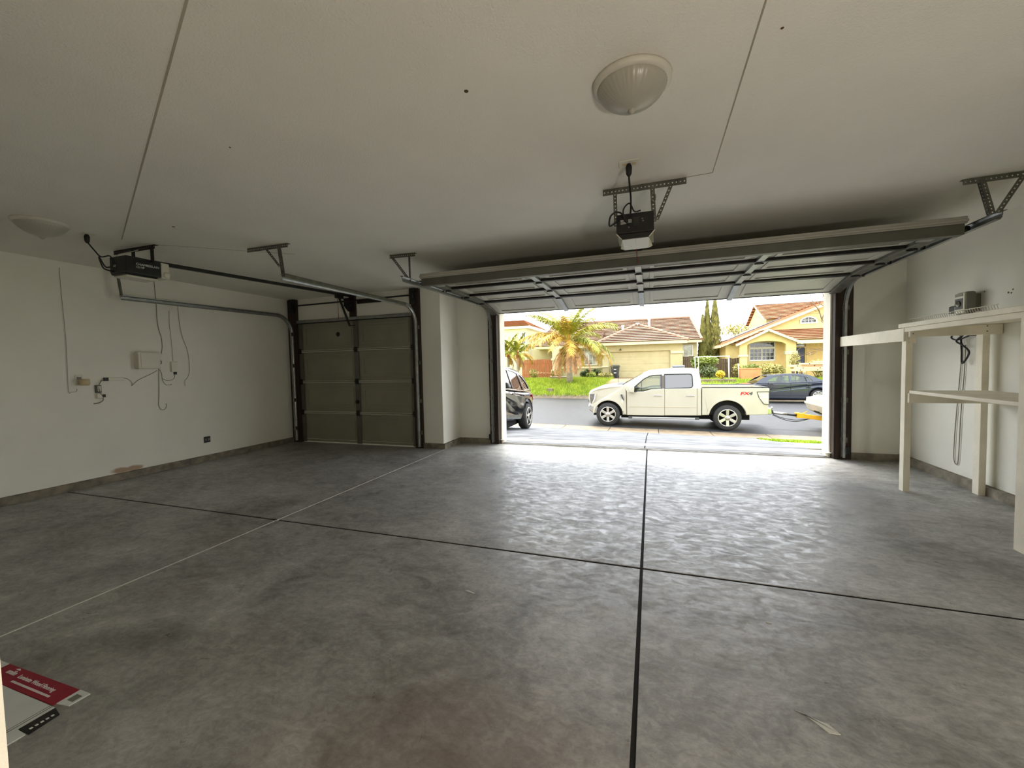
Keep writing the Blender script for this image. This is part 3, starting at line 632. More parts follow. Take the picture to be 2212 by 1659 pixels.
MB().box(2.865, 2.91, 5.04, 5.15, 1.69, 1.85).build('wall_mount', m_grey, t)
MB().box(2.780, 2.79, 5.045, 5.145, 1.715, 1.815).build('dial_panel', m_dgrey, t)
MB().box(2.780, 2.79, 5.045, 5.145, 1.835, 1.860).build('display', m_grey, t)
MB().lathe([(.032, 0), (.03, -.012), (.012, -.014), (.010, -.022)], (2.78, 5.10, 1.765), 'X', 24).build('dial', m_galv, t, smooth=True)
MB().box(2.80, 2.87, 5.168, 5.275, 1.69, 1.762).build('transformer', m_black, t, bevel=.012)
t = thing('coiled_cord', (2.88, 5.15, 1.45), 'black cord coiled in a loop under the top shelf by the right wall', 'cord')
cord([(2.88, 5.09, 1.49), (2.87, 5.12, 1.46), (2.86, 5.25, 1.43), (2.86, 5.33, 1.46), (2.87, 5.28, 1.50), (2.86, 5.16, 1.48), (2.85, 5.24, 1.42), (2.86, 5.16, 1.37), (2.87, 5.10, 1.30), (2.86, 5.17, 1.20), (2.87, 5.20, 1.32), (2.87, 5.22, 1.50)], .008, 'loop', m_black, t)
MB().box(2.87, 2.91, 5.06, 5.11, 1.46, 1.50).build('clip', m_iron, t)
MB().tube(curve_pts([(2.90, 5.24, 1.40), (2.90, 5.27, 1.05), (2.90, 5.31, .6), (2.90, 5.325, .3), (2.90, 5.31, .2), (2.90, 5.27, .19), (2.90, 5.255, .3), (2.90, 5.24, .7), (2.90, 5.21, 1.1), (2.90, 5.20, 1.38)]), .004, 6).build('hanging_wire', m_wire, None, smooth=True, label='long thin wire loop hanging down the right wall behind the shelf', cat='wire')

# ------------------------------------------------------------------ flattened carton on the floor, bottom left
cb = thing('flattened_carton', (-2.45, .82, 0), 'flattened red and white flooring carton lying on the floor', 'carton')
def flap(n, poly, mat, z=.004): return MB().prism(poly, XY(.0005), XY(z)).build(n, mat, cb)
flap('main_panel', [(-2.95, .70), (-2.165, .70), (-2.165, .852), (-2.95, .852)], m_card)
flap('red_panel', [(-2.69, .8525), (-2.19, .8565), (-2.19, .935), (-2.69, .930)], m_red)
flap('edge_panel', [(-2.95, .8525), (-2.692, .8525), (-2.692, .930), (-2.95, .930)], m_card)
flap('end_flap', [(-2.188, .866), (-2.125, .874), (-2.122, .936), (-2.188, .936)], m_card)
flap('black_strip', [(-2.163, .756), (-2.098, .756), (-2.108, .84), (-2.163, .852)], m_black)
flap('corner_flap', [(-2.163, .70), (-2.108, .70), (-2.108, .752), (-2.163, .754)], m_card)
MB().box(-2.184, -2.180, .70, .852, .004, .0046).box(-2.196, -2.193, .70, .852, .004, .0046).build('fold_line', m_grey, cb)
MB().box(-2.170, -2.135, .888, .918, .004, .0045).build('printed_block', m_grey, cb)
text('unilin', .030, (-2.60, .904, .0046), (1, 0, 0), (0, 1, 0), m_ink, cb, shear=.1)
text('Laminate Wood Flooring', .024, (-2.41, .901, .0046), (1, 0, 0), (0, 1, 0), m_ink, cb, squeeze=1.05)
MB().prism([(-2.615, .92), (-2.598, .928), (-2.582, .922), (-2.588, .919)], XY(.004), XY(.0046)).build('logo', m_ink, cb)
for i in range(26):
    a = -2.53+i*.0105; MB().box(a, a+.0075, .872, .880, .004, .0045).build('small_print', m_ink, cb)
for i in range(5): MB().box(-2.128, -2.118, .768+i*.014, .776+i*.014, .004, .0046).build('small_print', m_ink, cb)
m_scrap = M('pale_scrap', (205, 205, 198), 0.8, var=.05)
for pts, lb in ((((.485, 1.675), (.51, 1.665), (.565, 1.60), (.60, 1.605), (.575, 1.64), (.53, 1.652)), 'torn pale paper scrap on the near right floor slab'),
                (((.52, 2.22), (.54, 2.215), (.545, 2.21), (.525, 2.212)), 'tiny pale chip on the right floor slab'),
                (((-1.01, 2.05), (-.95, 2.035), (-.94, 2.04), (-.99, 2.058)), 'tiny pale chip on the middle floor slab')):
    MB().prism(list(pts), XY(0.0), XY(.002)).build('paper_scrap', m_scrap, None, label=lb, cat='scrap')

# ================================================================== outdoors: the ground
def lerp_table(T, y):
    if y <= T[0][0]: return T[0][1]
    for (a, za), (b, zb) in zip(T, T[1:]):
        if y <= b: return za+(zb-za)*(y-a)/(b-a)
    return T[-1][1]
PROF = [(6.3, -.012), (9.0, -.30), (12.9, -.845), (13.25, -.89), (13.8, -.90), (16, -.87), (19, -.80), (23.6, -.82), (25.3, -.90), (25.5, -.70), (26.2, -.50), (28, .0), (30, .10), (33, .10), (45, .2), (80, .4)]
TILT = [(6.3, 0), (12.9, .02), (16, .02), (22, .010), (26, .006), (30, 0)]
def G(x, y): return lerp_table(PROF, y)-lerp_table(TILT, y)*max(-9, min(9, x))
def patch(mb, x0, x1, y0, y1, nx, ny, dz=0.0, thick=.12, left=None, right=None):
    """ground patch following G; left/right may bend the side edges"""
    b0 = len(mb.v)
    for j in range(ny+1):
        y = y0+(y1-y0)*j/ny; a = left(y) if left else x0; b = right(y) if right else x1
        for i in range(nx+1):
            x = a+(b-a)*i/nx; mb.v.append((x, y, G(x, y)+dz))
    n = (nx+1)*(ny+1)
    for i in range(n): v = mb.v[b0+i]; mb.v.append((v[0], v[1], v[2]-thick))
    for j in range(ny):
        for i in range(nx):
            q = b0+j*(nx+1)+i; mb.f.append((q, q+1, q+nx+2, q+nx+1)); mb.f.append((q+n, q+nx+1+n, q+nx+2+n, q+1+n))
    for i in range(nx):
        q = b0+i; mb.f.append((q, q+n, q+n+1, q+1)); q = b0+ny*(nx+1)+i; mb.f.append((q, q+1, q+n+1, q+n))
    for j in range(ny):
        q = b0+j*(nx+1); mb.f.append((q, q+nx+1, q+nx+1+n, q+n)); q += nx; mb.f.append((q, q+n, q+nx+1+n, q+nx+1))
    return mb
m_drive = M('weathered_driveway', (84, 85, 87), 0.75, spec=.25, var=.3, vs=2.2, bump=.35, bs=30, stretch=(1, 2.2, 1), c2=(116, 117, 119))
m_gutter = M('gutter_concrete', (118, 101, 78), 0.7, var=.3, vs=4, bump=.3, bs=40)
m_road = M('damp_asphalt', (52, 52, 52), 0.5, var=.25, vs=5, bump=.5, bs=120, bdist=.006, spec=.35)
m_soil = M('lawn_soil', (120, 140, 32), 0.95, var=.3, vs=6, bump=.5, bs=20)
m_walk = M('bright_sidewalk', (176, 174, 168), 0.7, var=.1, vs=4)
m_grass = M('grass_blades', (130, 158, 22), 0.7, var=.3, vs=2.5, c2=(178, 190, 48))
m_dirt = M('dark_soil', (70, 62, 48), 0.95, var=.3)
def rim(y): return lerp_table([(6.3, 2.22), (8.6, 2.5), (11.5, 2.52), (12.9, 2.75)], y)
dr = struct(patch(MB(), -6.4, 2.4, 6.31, 12.9, 8, 12, -.02, .2, right=lambda y: rim(y)-.01), 'driveway', m_joint, 'pale concrete driveway sloping down from the garage to the street', 'driveway')
for y0, y1 in ((6.52, 8.80), (8.82, 12.88)):
    for lf, rg in (((lambda y: -6.4), (lambda y: -3.31)), ((lambda y: -3.29), (lambda y: -.112)), ((lambda y: -.092), rim)):
        patch(MB(), 0, 0, y0, y1, 6, 8, 0, .02, lf, rg).build('slab', m_drive, dr)
struct(patch(MB(), -6.4, 2.2, 6.305, 6.51, 8, 1, -.004, .05), 'threshold', M('dirty_threshold', (120, 113, 100), .8, var=.3, vs=7), 'dirty concrete strip where the driveway meets the garage floor', 'threshold')
gu = struct(patch(MB(), -22, 22, 12.91, 14.05, 44, 3, -.015, .1), 'gutter', m_joint, 'tan concrete gutter between driveway and street', 'gutter')
for i in range(22):
    x = -16.5+i*1.52; patch(MB(), x, x+1.50, 12.91, 14.04, 2, 4, 0, .014).build('gutter_slab', m_gutter, gu)
struct(patch(MB(), -40, 40, 14.05, 25.3, 40, 24, 0, .1), 'street', m_road, 'damp grey asphalt street shining with sky light', 'street')
struct(patch(MB(), 2.0, 22, 7.9, 9.62, 20, 4, .0, .1, left=lambda y: rim(y)+.02), 'sidewalk', m_walk, 'bright piece of sidewalk right of the driveway', 'sidewalk')
struct(patch(MB(), 2.0, 22, 6.55, 7.89, 20, 3, -.03, .1, left=lambda y: rim(y)+.02), 'flower_bed', m_dirt, 'dark soil strip beside the driveway edge', 'soil')
struct(patch(MB(), 2.0, 22, 9.63, 12.9, 20, 5, -.02, .1, left=lambda y: rim(y)+.02), 'parkway', m_soil, 'green parkway strip between sidewalk and gutter', 'lawn')
struct(patch(MB(), -30, -6.42, 6.55, 12.9, 10, 6, -.02, .1), 'side_yard', m_soil, 'yard left of the driveway', 'lawn')
fc = struct(patch(MB(), -40, 40, 25.3, 25.65, 80, 4, 0, .1), 'far_curb', m_gutter, 'tan concrete curb on the far side of the street', 'curb')
struct(patch(MB(), -40, 40, 25.65, 48, 60, 30, 0, .2), 'lawn', m_soil, 'bright green lawn sloping up to the houses across the street', 'lawn')
def drv(x0, x1): return patch(MB(), x0, x1, 25.2, 33.2, 6, 12, .03, .1)
struct(patch(MB(), 0, 0, 25.2, 33.4, 6, 12, .04, .1, left=lambda y: lerp_table([(25.2, -2.6), (33, -3.5)], y), right=lambda y: 2.2), 'far_driveway', M('tan_driveway', (128, 104, 76), .8, var=.15, vs=4), 'tan driveway in front of the neighbour\'s garage', 'driveway')
def grass(mb, n, x0, x1, y0, y1, h, ok=lambda x, y: True):
    for _ in range(n):
        x = rnd.uniform(x0, x1); y = rnd.uniform(y0, y1)
        if not ok(x, y): continue
        z = G(x, y)-.03; a = rnd.uniform(0, PI); l = h*rnd.uniform(.5, 1.3); wd = .015+.02*h; lx, ly = rnd.gauss(0, .35)*l, rnd.gauss(0, .35)*l
        mb.add([(x-math.cos(a)*wd, y-math.sin(a)*wd, z), (x+math.cos(a)*wd, y+math.sin(a)*wd, z), (x+lx, y+ly, z+l)], [(0, 1, 2)])
    return mb
grass(MB(), 26000, -12.5, -2.7, 25.4, 32.2, .22).build('grass', m_grass, None, kind='stuff', label='long bright grass on the lawn around the palm', cat='grass')
grass(MB(), 9000, 2.5, 11, 25.4, 29.5, .2).build('grass', m_grass, None, kind='stuff', label='long grass behind the parked dark sedan', cat='grass')
grass(MB(), 9000, 2.6, 8.5, 9.7, 12.8, .06, lambda x, y: x > rim(y)+.05 and (y < 12.1 or rnd.random() < .5)).build('grass', m_grass, None, kind='stuff', label='short grass on the strip right of the driveway', cat='grass')
t = tag(MB().prism([(-3.55, 0), (-2.95, 0), (-2.95, .16), (-3.55, .16)], lambda u, v: (u, 25.31, G(u, 25.3)+.03+v), lambda u, v: (u, 25.36, G(u, 25.3)+.05+v)).build('painted_house_number', M('white_curb_paint', (240, 238, 230), .7, var=.03)), 'white painted house number patch on the far curb', 'curb paint')
text('810', .13, (-3.25, 25.305, G(-3.25, 25.3)+.11), (1, 0, 0), (0, 0, 1), m_dgrey, t)

# ================================================================== vehicles
m_tire = M('tyre_rubber', (44, 42, 38), 0.8, var=.15, vs=10)
m_alloy = M('alloy_wheel', (200, 196, 184), 0.3, 0.8, var=.08)
m_dark = M('wheel_well', (16, 15, 14), 0.9, var=.1)
m_chr = M('bright_metal', (205, 203, 196), 0.18, 0.9, var=.05)
m_truck = M('cream_white_paint', (180, 173, 152), 0.35, var=.04, vs=1.5, coat=.5)
m_truckd = M('cream_paint_dusty', (178, 163, 130), 0.5, var=.1, vs=5, coat=.2)
m_navy = M('navy_paint', (24, 28, 44), 0.22, var=.05, coat=1.0)
m_suv = M('black_paint', (12, 13, 16), 0.12, var=.05, coat=1.0)
m_glass = glass_mat('window_glass', (226, 232, 222), .02)
m_glassd = glass_mat('tinted_glass', (150, 140, 124), .12)
m_glassm = glass_mat('mirror_tinted_glass', (70, 72, 76), .42)
m_seat = M('seat_cloth', (92, 84, 72), 0.8, var=.1)
m_lamp = M('lamp_lens', (196, 186, 160), 0.12, var=.12, vs=12, coat=1.0)
m_lampd = M('dark_lamp_lens', (110, 104, 96), 0.12, var=.25, vs=9, coat=1.0)
m_redl = M('red_badge', (190, 34, 34), 0.4, var=.04)

def inset(poly, r):
    n = len(poly); A = sum(poly[i][0]*poly[(i+1) % n][1]-poly[(i+1) % n][0]*poly[i][1] for i in range(n)); sg = 1 if A > 0 else -1; out = []
    for i in range(n):
        p, q, s = Vector(poly[i-1]), Vector(poly[i]), Vector(poly[(i+1) % n])
        a = (q-p).normalized(); b = (s-q).normalized(); na = Vector((-a.y, a.x))*sg; nb = Vector((-b.y, b.x))*sg
        m_ = na+nb; k_ = m_.length_squared
        out.append(tuple(q+(m_*(2*r/k_) if k_ > .35 else na*r)))
    return out
def slabx(mb, poly, y0, y1, r=.05, warp=None):
    """rounded slab: an (x,z) outline between y0 and y1; warp(x,y,z) bends it"""
    lv = []
    for a in (0, 30, 60, 90): lv.append((y0+r*(1-math.sin(math.radians(a))), r*(1-math.cos(math.radians(a))) if False else r*(1-math.sin(math.radians(a)))))
    rings = []
    for a in (0, 30, 60, 90):
        t = math.radians(a); rings.append((y0+r*(1-math.cos(t)), r*(1-math.sin(t))))
    rings += [(y1-(y-y0), i) for y, i in reversed(rings)]
    n = len(poly); b0 = len(mb.v)
    for y, ins in rings:
        for x, z in (inset(poly, ins) if ins > 1e-6 else poly):
            v = (x, y, z); mb.v.append(warp(*v) if warp else v)
    for k_ in range(len(rings)-1):
        for i in range(n): mb.f.append((b0+k_*n+i, b0+k_*n+(i+1) % n, b0+(k_+1)*n+(i+1) % n, b0+(k_+1)*n+i))
    mb.f.append(tuple(b0+i for i in range(n))); mb.f.append(tuple(b0+(len(rings)-1)*n+i for i in range(n)))
    return mb
def arc(cx, cz, r, a0, a1, n=10, sx=1.0): return [(cx+sx*r*math.cos(math.radians(a0+(a1-a0)*i/n)), cz+r*math.sin(math.radians(a0+(a1-a0)*i/n))) for i in range(n+1)]
def wheel(parent, c, r, wdt, spokes, out, rim_r=.62, axis='Y', split=False):
    """out: +1/-1 side the face looks to along the axis"""
    x, y, z = c
    w_ = thing_part('wheel', parent, c)
    T = [(rim_r*r, -wdt/2), (r*.9, -wdt/2), (r*.985, -wdt*.38), (r, -wdt*.2), (r, wdt*.2), (r*.985, wdt*.38), (r*.9, wdt/2), (rim_r*r, wdt/2)]
    MB().lathe(T, c, axis, 40, cap=False).build('tyre', m_tire, w_, smooth=True)
    def ax(d, a, b): return (x+a, y+out*d, z+b) if axis == 'Y' else (x+out*d, y+a, z+b)
    o_ = wdt/2
    mb = MB()
    mb.lathe([(rim_r*r, out*o_*.98), (rim_r*r*1.03, out*o_*1.0), (rim_r*r*.94, out*o_*1.02), (rim_r*r*.90, out*o_*.5), (rim_r*r*.9, -out*o_*.4), (.05, -out*o_*.5)], c, axis, 32, cap=False)
    mb.build('rim', m_alloy if False else m_dark, w_, smooth=True)
    mb = MB().lathe([(rim_r*r*1.03, out*o_*.97), (rim_r*r*1.04, out*o_*1.01), (rim_r*r*.95, out*o_*1.03), (rim_r*r*.92, out*o_*.9)], c, axis, 32, cap=False)
    mb.build('rim_lip', m_alloy, w_, smooth=True)
    for i in range(spokes):
        t = 2*PI*i/spokes+PI/2; ca, sa = math.cos(t), math.sin(t); mb = MB()
        for off in ((-.05, .05) if split else (0,)):
            w0, w1 = (.03, .022) if split else (.058, .045)
            q = []
            for rr_, ww, tt in ((.07, w0*.7, 0), (rim_r*r*.96, w1, off)):
                cc, ss = math.cos(t+tt*6*.2), math.sin(t+tt*6*.2)
                for dd in (o_*.86, o_*1.03):
                    for sg in (-1, 1): q.append(ax(dd-(.02 if rr_ < .1 else 0), cc*rr_-ss*ww*sg, ss*rr_+cc*ww*sg))
            mb.add(q, [(0, 1, 3, 2), (4, 5, 7, 6), (0, 1, 5, 4), (2, 3, 7, 6), (0, 2, 6, 4), (1, 3, 7, 5)])
        mb.build('spoke', m_alloy, w_, bevel=.006)
    MB().lathe([(.075, out*o_*.8), (.07, out*o_*.98), (.03, out*o_*1.03)], c, axis, 20).build('hub_cap', m_alloy, w_, smooth=True)
    return w_
def thing_part(name, parent, loc):
    o = bpy.data.objects.new(name, None); o.empty_display_size = .1; col.objects.link(o); o.parent = parent
    b = BASE[parent.name]; o.location = Vector(loc)-b; BASE[o.name] = Vector(loc); return o

# ------------------------------------------------------------------ the pickup (drawn where it stands, near side y = 14.3)
TY0, TY1 = 14.30, 16.26; TYC = (TY0+TY1)/2
pk = thing('pickup_truck', (.6, TYC, -.88), 'cream white crew-cab pickup truck parked at the foot of the driveway', 'truck')
def tumble(x, y, z, z0=.40, z1=1.06, k_=.15):
    f = max(0, min(1, (z-z0)/(z1-z0))); s_ = 1-(k_*f)*.98/ .98
    return (x, TYC+(y-TYC)*s_, z)
def nose(x, y, z):
    f = max(0, (-1.55-x)/.6); s_ = 1-.16*f*f
    g_ = max(0, (z-.30)/.25); s2 = 1-.07*min(1.2, g_)
    return (x, TYC+(y-TYC)*s_*s2, z)
fa = arc(-1.40, -.47, .475, 178, 12, 12)           # over the front wheel, left to right
front = [(-2.04, -.16), (-2.10, .05), (-2.085, .24), (-2.02, .345), (-1.74, .455), (-1.37, .515), (-1.0, .55), (-.86, .545), (-.80, .46), (-.796, -.49), (-.93, -.49)]+list(reversed(fa))+[(-1.89, -.40), (-2.02, -.38)]
slabx(MB(), front, TY0, TY1, .06, nose).build('front_fenders_and_hood', m_truck, pk, smooth=False, bevel=0)
slabx(MB(), [(-.788, .33), (-.5, .30), (-.25, .305), (-.02, .375), (.3, .395), (1.51, .42), (1.515, -.47), (-.788, -.49)], TY0+.03, TY1-.03, .04).build('cab_body', m_truck, pk)
for ya, yb in ((TY0-.004, TY0+.05), (TY1-.05, TY1+.004)):
    slabx(MB(), [(-.785, .33), (-.5, .305), (-.25, .31), (-.02, .38), (.3, .40), (.408, .402), (.404, -.485), (-.782, -.49)], ya, yb, .014).build('front_door', m_truck, pk)
    slabx(MB(), [(.420, .404), (1.22, .416), (1.388, .42), (1.384, -.25), (1.384, -.465), (.416, -.48)], ya, yb, .014).build('rear_door', m_truck, pk)
    slabx(MB(), [(1.398, .42), (1.51, .42), (1.515, -.455), (1.395, -.465)], ya, yb, .014).build('cab_corner', m_truck, pk)
    side = [(-.92, .53), (-.28, .905), (-.05, .985), (.46, 1.015), (1.02, 1.03), (1.38, 1.02), (1.465, .97), (1.515, .61), (1.515, .415), (.4, .40), (-.02, .375), (-.25, .305), (-.60, .30), (-.80, .33)]
    g1 = [(-.53, .44), (-.23, .72), (-.06, .81), (.05, .835), (.315, .845), (.31, .41), (-.01, .40), (-.22, .335), (-.47, .335)]
    g2 = [(.425, .865), (1.16, .872), (1.225, .855), (1.25, .80), (1.262, .50), (1.23, .45), (1.16, .435), (.425, .42)]
    in0, in1 = (ya+.03, ya+.075) if ya < TYC else (yb-.075, yb-.03)
    yo = ya+.028 if ya < TYC else yb-.028
    MB().plate(side, [g1, g2], lambda u, v: tumble(u, in0, v), lambda u, v: tumble(u, in1, v)).build('cab_side_frame', m_truck, pk, bevel=.008)
    ym = (in0+in1)/2
    MB().prism(g1, lambda u, v: tumble(u, ym-.003, v), lambda u, v: tumble(u, ym+.003, v)).build('front_window', m_glass, pk)
    MB().prism(g2, lambda u, v: tumble(u, ym-.003, v), lambda u, v: tumble(u, ym+.003, v)).build('rear_window', m_glassd, pk)
    eps = (lambda q: ya-.012+q) if ya < TYC else (lambda q: yb+.012-q)
    e0, e1 = eps(.0), eps(.05)
    MB().plate([(p[0]-.02 if i in (0, 8) else p[0], p[1]) for i, p in enumerate(inset(g1, -.022))], [inset(g1, .006)], lambda u, v: tumble(u, in0-.006 if ya < TYC else in1+.006, v), lambda u, v: tumble(u, (in0+.01) if ya < TYC else in1-.01, v)).build('window_trim', m_black, pk)
    MB().plate(inset(g2, -.02), [inset(g2, .006)], lambda u, v: tumble(u, in0-.006 if ya < TYC else in1+.006, v), lambda u, v: tumble(u, (in0+.01) if ya < TYC else in1-.01, v)).build('window_trim', m_black, pk)
    MB().prism([(.325, .83), (.415, .84), (.415, .415), (.32, .41)], lambda u, v: tumble(u, in0-.008 if ya < TYC else in1+.008, v), lambda u, v: tumble(u, in0 if ya < TYC else in1, v)).build('pillar_cover', M('pillar_film', (84, 74, 64), .3, var=.1), pk)
    for x in (.07, 1.06):
        yh = (ya-.03, ya-.015) if ya < TYC else (yb+.015, yb+.03)
        MB().box(x, x+.26, yh[0], yh[1], .165, .195).box(x+.02, x+.05, min(yh[0], ya), max(yh[1], yb) if ya > TYC else ya+.01, .17, .19).build('door_handle', m_chr, pk, bevel=.008)
    yb_ = (ya-.05, ya+.14) if ya < TYC else (yb-.14, yb+.05)
    MB().box(-.74, 1.43, yb_[0], yb_[1], -.585, -.535).build('running_board', m_chr, pk, bevel=.012)
    for x in (-.74, 1.32): MB().box(x, x+.13, yb_[0]-.004, yb_[1]+.004, -.595, -.53).build('step_end', m_dgrey, pk, bevel=.01)
    ymr = (ya-.20, ya-.02) if ya < TYC else (yb+.02, yb+.20)
    mr_ = slabx(MB(), [(-.69, .30), (-.55, .285), (-.53, .44), (-.56, .49), (-.66, .47), (-.70, .38)], ymr[0], ymr[1], .03).build('side_mirror', m_truck, pk, smooth=False)
    MB().box(-.535, -.528, ymr[0]+.025, ymr[1]-.025, .31, .46).build('mirror_glass', m_glassd, mr_)
    MB().box(-.60, -.46, (ya-.03) if ya < TYC else yb, ya+.02 if ya < TYC else yb+.03, .31, .36).build('mirror_foot', m_black, pk)
    yv = (ya+.0, ya+.02) if ya < TYC else (yb-.02, yb)
    MB().prism([(-.99, .21), (-.94, .215), (-.885, .04), (-.88, .0), (-.92, .03), (-.955, .10)], XZ(ya-.006 if ya < TYC else yb+.006), XZ(yv[1])).build('fender_vent', m_dgrey, pk)
    MB().prism([(-.945, .205), (-.915, .21), (-.878, .10), (-.89, .06)], XZ(ya-.010 if ya < TYC else yb+.010), XZ(yv[1])).build('vent_fin', m_chr, pk)
    # bed side with wheel arch, flare, lamp, badge
    ra = arc(2.27, -.50, .535, 174, 8, 14)
    bed = [(1.535, .43), (3.36, .425), (3.415, .40), (3.385, -.16), (3.37, -.40), (2.80, -.425)]+list(reversed(ra))+[(1.73, -.445), (1.535, -.45)]
    bs = slabx(MB(), bed, ya, ya+.16 if ya < TYC else yb, .02) if ya < TYC else slabx(MB(), bed, yb-.16, yb, .02)
    bs.build('bed_side', m_truck, pk)
    fl_o = arc(2.27, -.50, .60, 171, 10, 14); fl_i = arc(2.27, -.50, .535, 172, 9, 14)
    MB().prism(fl_o+list(reversed(fl_i)), XZ(ya-.014 if ya < TYC else yb+.014), XZ(ya+.03 if ya < TYC else yb-.03)).build('wheel_flare', m_truck, pk, bevel=.008)
    fl_o = arc(-1.40, -.47, .535, 175, 13, 14); fl_i = arc(-1.40, -.47, .476, 176, 12, 14)
    MB().prism(fl_o+list(reversed(fl_i)), XZ(ya-.010 if ya < TYC else yb+.010), XZ(ya+.05 if ya < TYC else yb-.05)).build('wheel_flare', m_truck, pk, bevel=.008)
    MB().box(1.54, 3.37, (ya-.004) if ya < TYC else yb-.12, (ya+.12) if ya < TYC else yb+.004, .425, .447).build('bed_rail_cap', m_black, pk, bevel=.006)
    tl = MB().prism([(3.08, .30), (3.40, .305), (3.40, -.09), (3.26, -.07), (3.135, .12)], XZ(ya-.012 if ya < TYC else yb+.012), XZ(ya+.06 if ya < TYC else yb-.06)).build('tail_lamp', m_lamp, pk, bevel=.012)
    MB().box(3.31, 3.385, (ya-.02) if ya < TYC else yb+.005, (ya-.005) if ya < TYC else yb+.02, .10, .17).build('lamp_segment', m_plas, tl)
    MB().plate([(3.07, .31), (3.405, .315), (3.405, -.10), (3.25, -.08), (3.125, .12)], [[(3.09, .29), (3.39, .295), (3.39, -.08), (3.265, -.06), (3.145, .12)]], XZ(ya-.015 if ya < TYC else yb+.015), XZ(ya-.002 if ya < TYC else yb+.002)).build('lamp_surround', m_dgrey, tl)
    hp = MB().prism([(-2.05, .225), (-1.83, .235), (-1.86, .06), (-1.93, -.08), (-2.02, -.11), (-2.04, .05)], lambda u, v: nose(u, ya-.008 if ya < TYC else yb+.008, v), lambda u, v: nose(u, ya+.06 if ya < TYC else yb-.06, v)).build('headlamp', m_lampd, pk, bevel=.01)
    MB().prism([(-1.86, .22), (-1.825, .23), (-1.855, .05), (-1.93, -.085), (-1.96, -.085), (-1.89, .05)], lambda u, v: nose(u, ya-.018 if ya < TYC else yb+.018, v), lambda u, v: nose(u, ya if ya < TYC else yb, v)).build('lamp_segment', m_plas, hp)
    MB().box(-.70, 1.37, (ya-.008) if ya < TYC else yb, ya if ya < TYC else yb+.008, -.205, -.195).build('body_crease', m_truckd, pk)
    wy = TY0+.13 if ya < TYC else TY1-.13
    wheel(pk, (-1.42, wy, -.475), .40, .27, 6, -1 if ya < TYC else 1, .64); wheel(pk, (2.27, wy, -.525), .405, .27, 6, -1 if ya < TYC else 1, .66)
# roof, glass, bed, bumpers
slabx(MB(), [(-.30, .90), (-.05, 1.0), (.46, 1.045), (1.02, 1.06), (1.38, 1.05), (1.48, .99), (1.45, .95), (1.36, .985), (1.02, .995), (.46, .98), (-.02, .94), (-.26, .86)], TYC-.80, TYC+.80, .03).build('roof', m_truck, pk)
MB().add([(-.93, TYC-.92, .545), (-.93, TYC+.92, .545), (-.27, TYC+.80, .915), (-.27, TYC-.80, .915)], [(0, 1, 2, 3)]).build('windshield', m_glassd, pk, solid=.006)
MB().add([(1.515, TYC-.85, .45), (1.515, TYC+.85, .45), (1.47, TYC+.76, .93), (1.47, TYC-.76, .93)], [(0, 1, 2, 3)]).build('back_window', m_glassd, pk, solid=.006)
for ya in (TYC-.78, TYC+.74):
    MB().prism([(-.02, 1.005), (.5, 1.052), (.55, 1.05), (.5, 1.035), (0, .99)], XZ(ya), XZ(ya+.04)).build('roof_strip', m_black, pk); MB().prism([(1.28, 1.058), (1.42, 1.05), (1.42, 1.035), (1.28, 1.045)], XZ(ya), XZ(ya+.04)).build('roof_strip', m_black, pk)
MB().box(-1.1, -.78, TYC-.80, TYC+.80, .535, .56).build('cowl', m_black, pk)
MB().box(1.56, 3.36, TY0+.15, TY1-.15, .085, .10).build('bed_floor', m_truckd, pk)
MB().box(1.54, 1.60, TY0+.1, TY1-.1, -.40, .42).build('bed_front', m_truck, pk)
slabx(MB(), [(3.32, .42), (3.40, .42), (3.43, .38), (3.385, -.16), (3.33, -.30)], TY0+.15, TY1-.15, .02).build('tailgate', m_truck, pk)
MB().box(3.345, 3.42, TY0+.15, TY1-.15, .42, .435).build('tailgate_cap', m_black, pk)
for x in (1.93, 2.85): MB().box(x, x+.11, TY1-.165, TY1-.155, .30, .33).build('bed_cleat', m_black, pk)
slabx(MB(), [(3.28, -.18), (3.49, -.20), (3.50, -.40), (3.28, -.41)], TY0+.06, TY1-.06, .03).build('rear_bumper', m_chr, pk)
slabx(MB(), [(-2.14, -.10), (-2.17, -.20), (-2.15, -.33), (-2.02, -.44), (-1.86, -.46), (-1.84, -.22), (-2.02, -.16)], TY0+.06, TY1-.06, .05, lambda x, y, z: (x+.12*((y-TYC)/.98)**4, y, z)).build('front_bumper', m_chr, pk)
MB().box(-2.13, -2.09, TYC-.62, TYC+.62, -.08, .22).build('grille', m_black, pk, bevel=.02)
MB().box(-1.0, 2.95, TYC-.62, TYC+.62, -.62, -.30).box(-1.95, -.9, TYC-.60, TYC+.60, -.55, .3).build('underbody', m_dark, pk)
for x0, x1 in ((-1.93, -.92), (1.74, 2.80)): MB().box(x0, x1, TY0+.17, TY1-.17, -.45, .08 if x0 > 0 else .03).build('wheel_housing', m_dark, pk)
for x in (-.05, .85):
    for y in (TYC-.4, TYC+.4):
        s_ = slabx(MB(), [(x+.05, -.1), (x+.5, -.1), (x+.62, .62), (x+.52, .66), (x+.40, .15), (x+.05, .12)], y-.24, y+.24, .05).build('seat', m_seat, pk)
        slabx(MB(), [(x+.53, .66), (x+.63, .66), (x+.66, .80), (x+.57, .82)], y-.13, y+.13, .03).build('headrest', m_seat, s_)
MB().lathe([(.17, -.012), (.19, -.012), (.19, .012), (.17, .012)], (-.32, TYC-.4, .42), 'X', 24).build('steering_wheel', m_black, pk)
MB().tube([(-1.2, TY1-.15, .5), (-1.2, TY1-.15, .95)], .008, 6).build('antenna', m_black, pk)
MB().plate(rect(1.63, 1.86, .10, .26), [rect(1.638, 1.852, .108, .252)], XZ(TY0-.003), XZ(TY0)).build('fuel_door', m_truckd, pk)
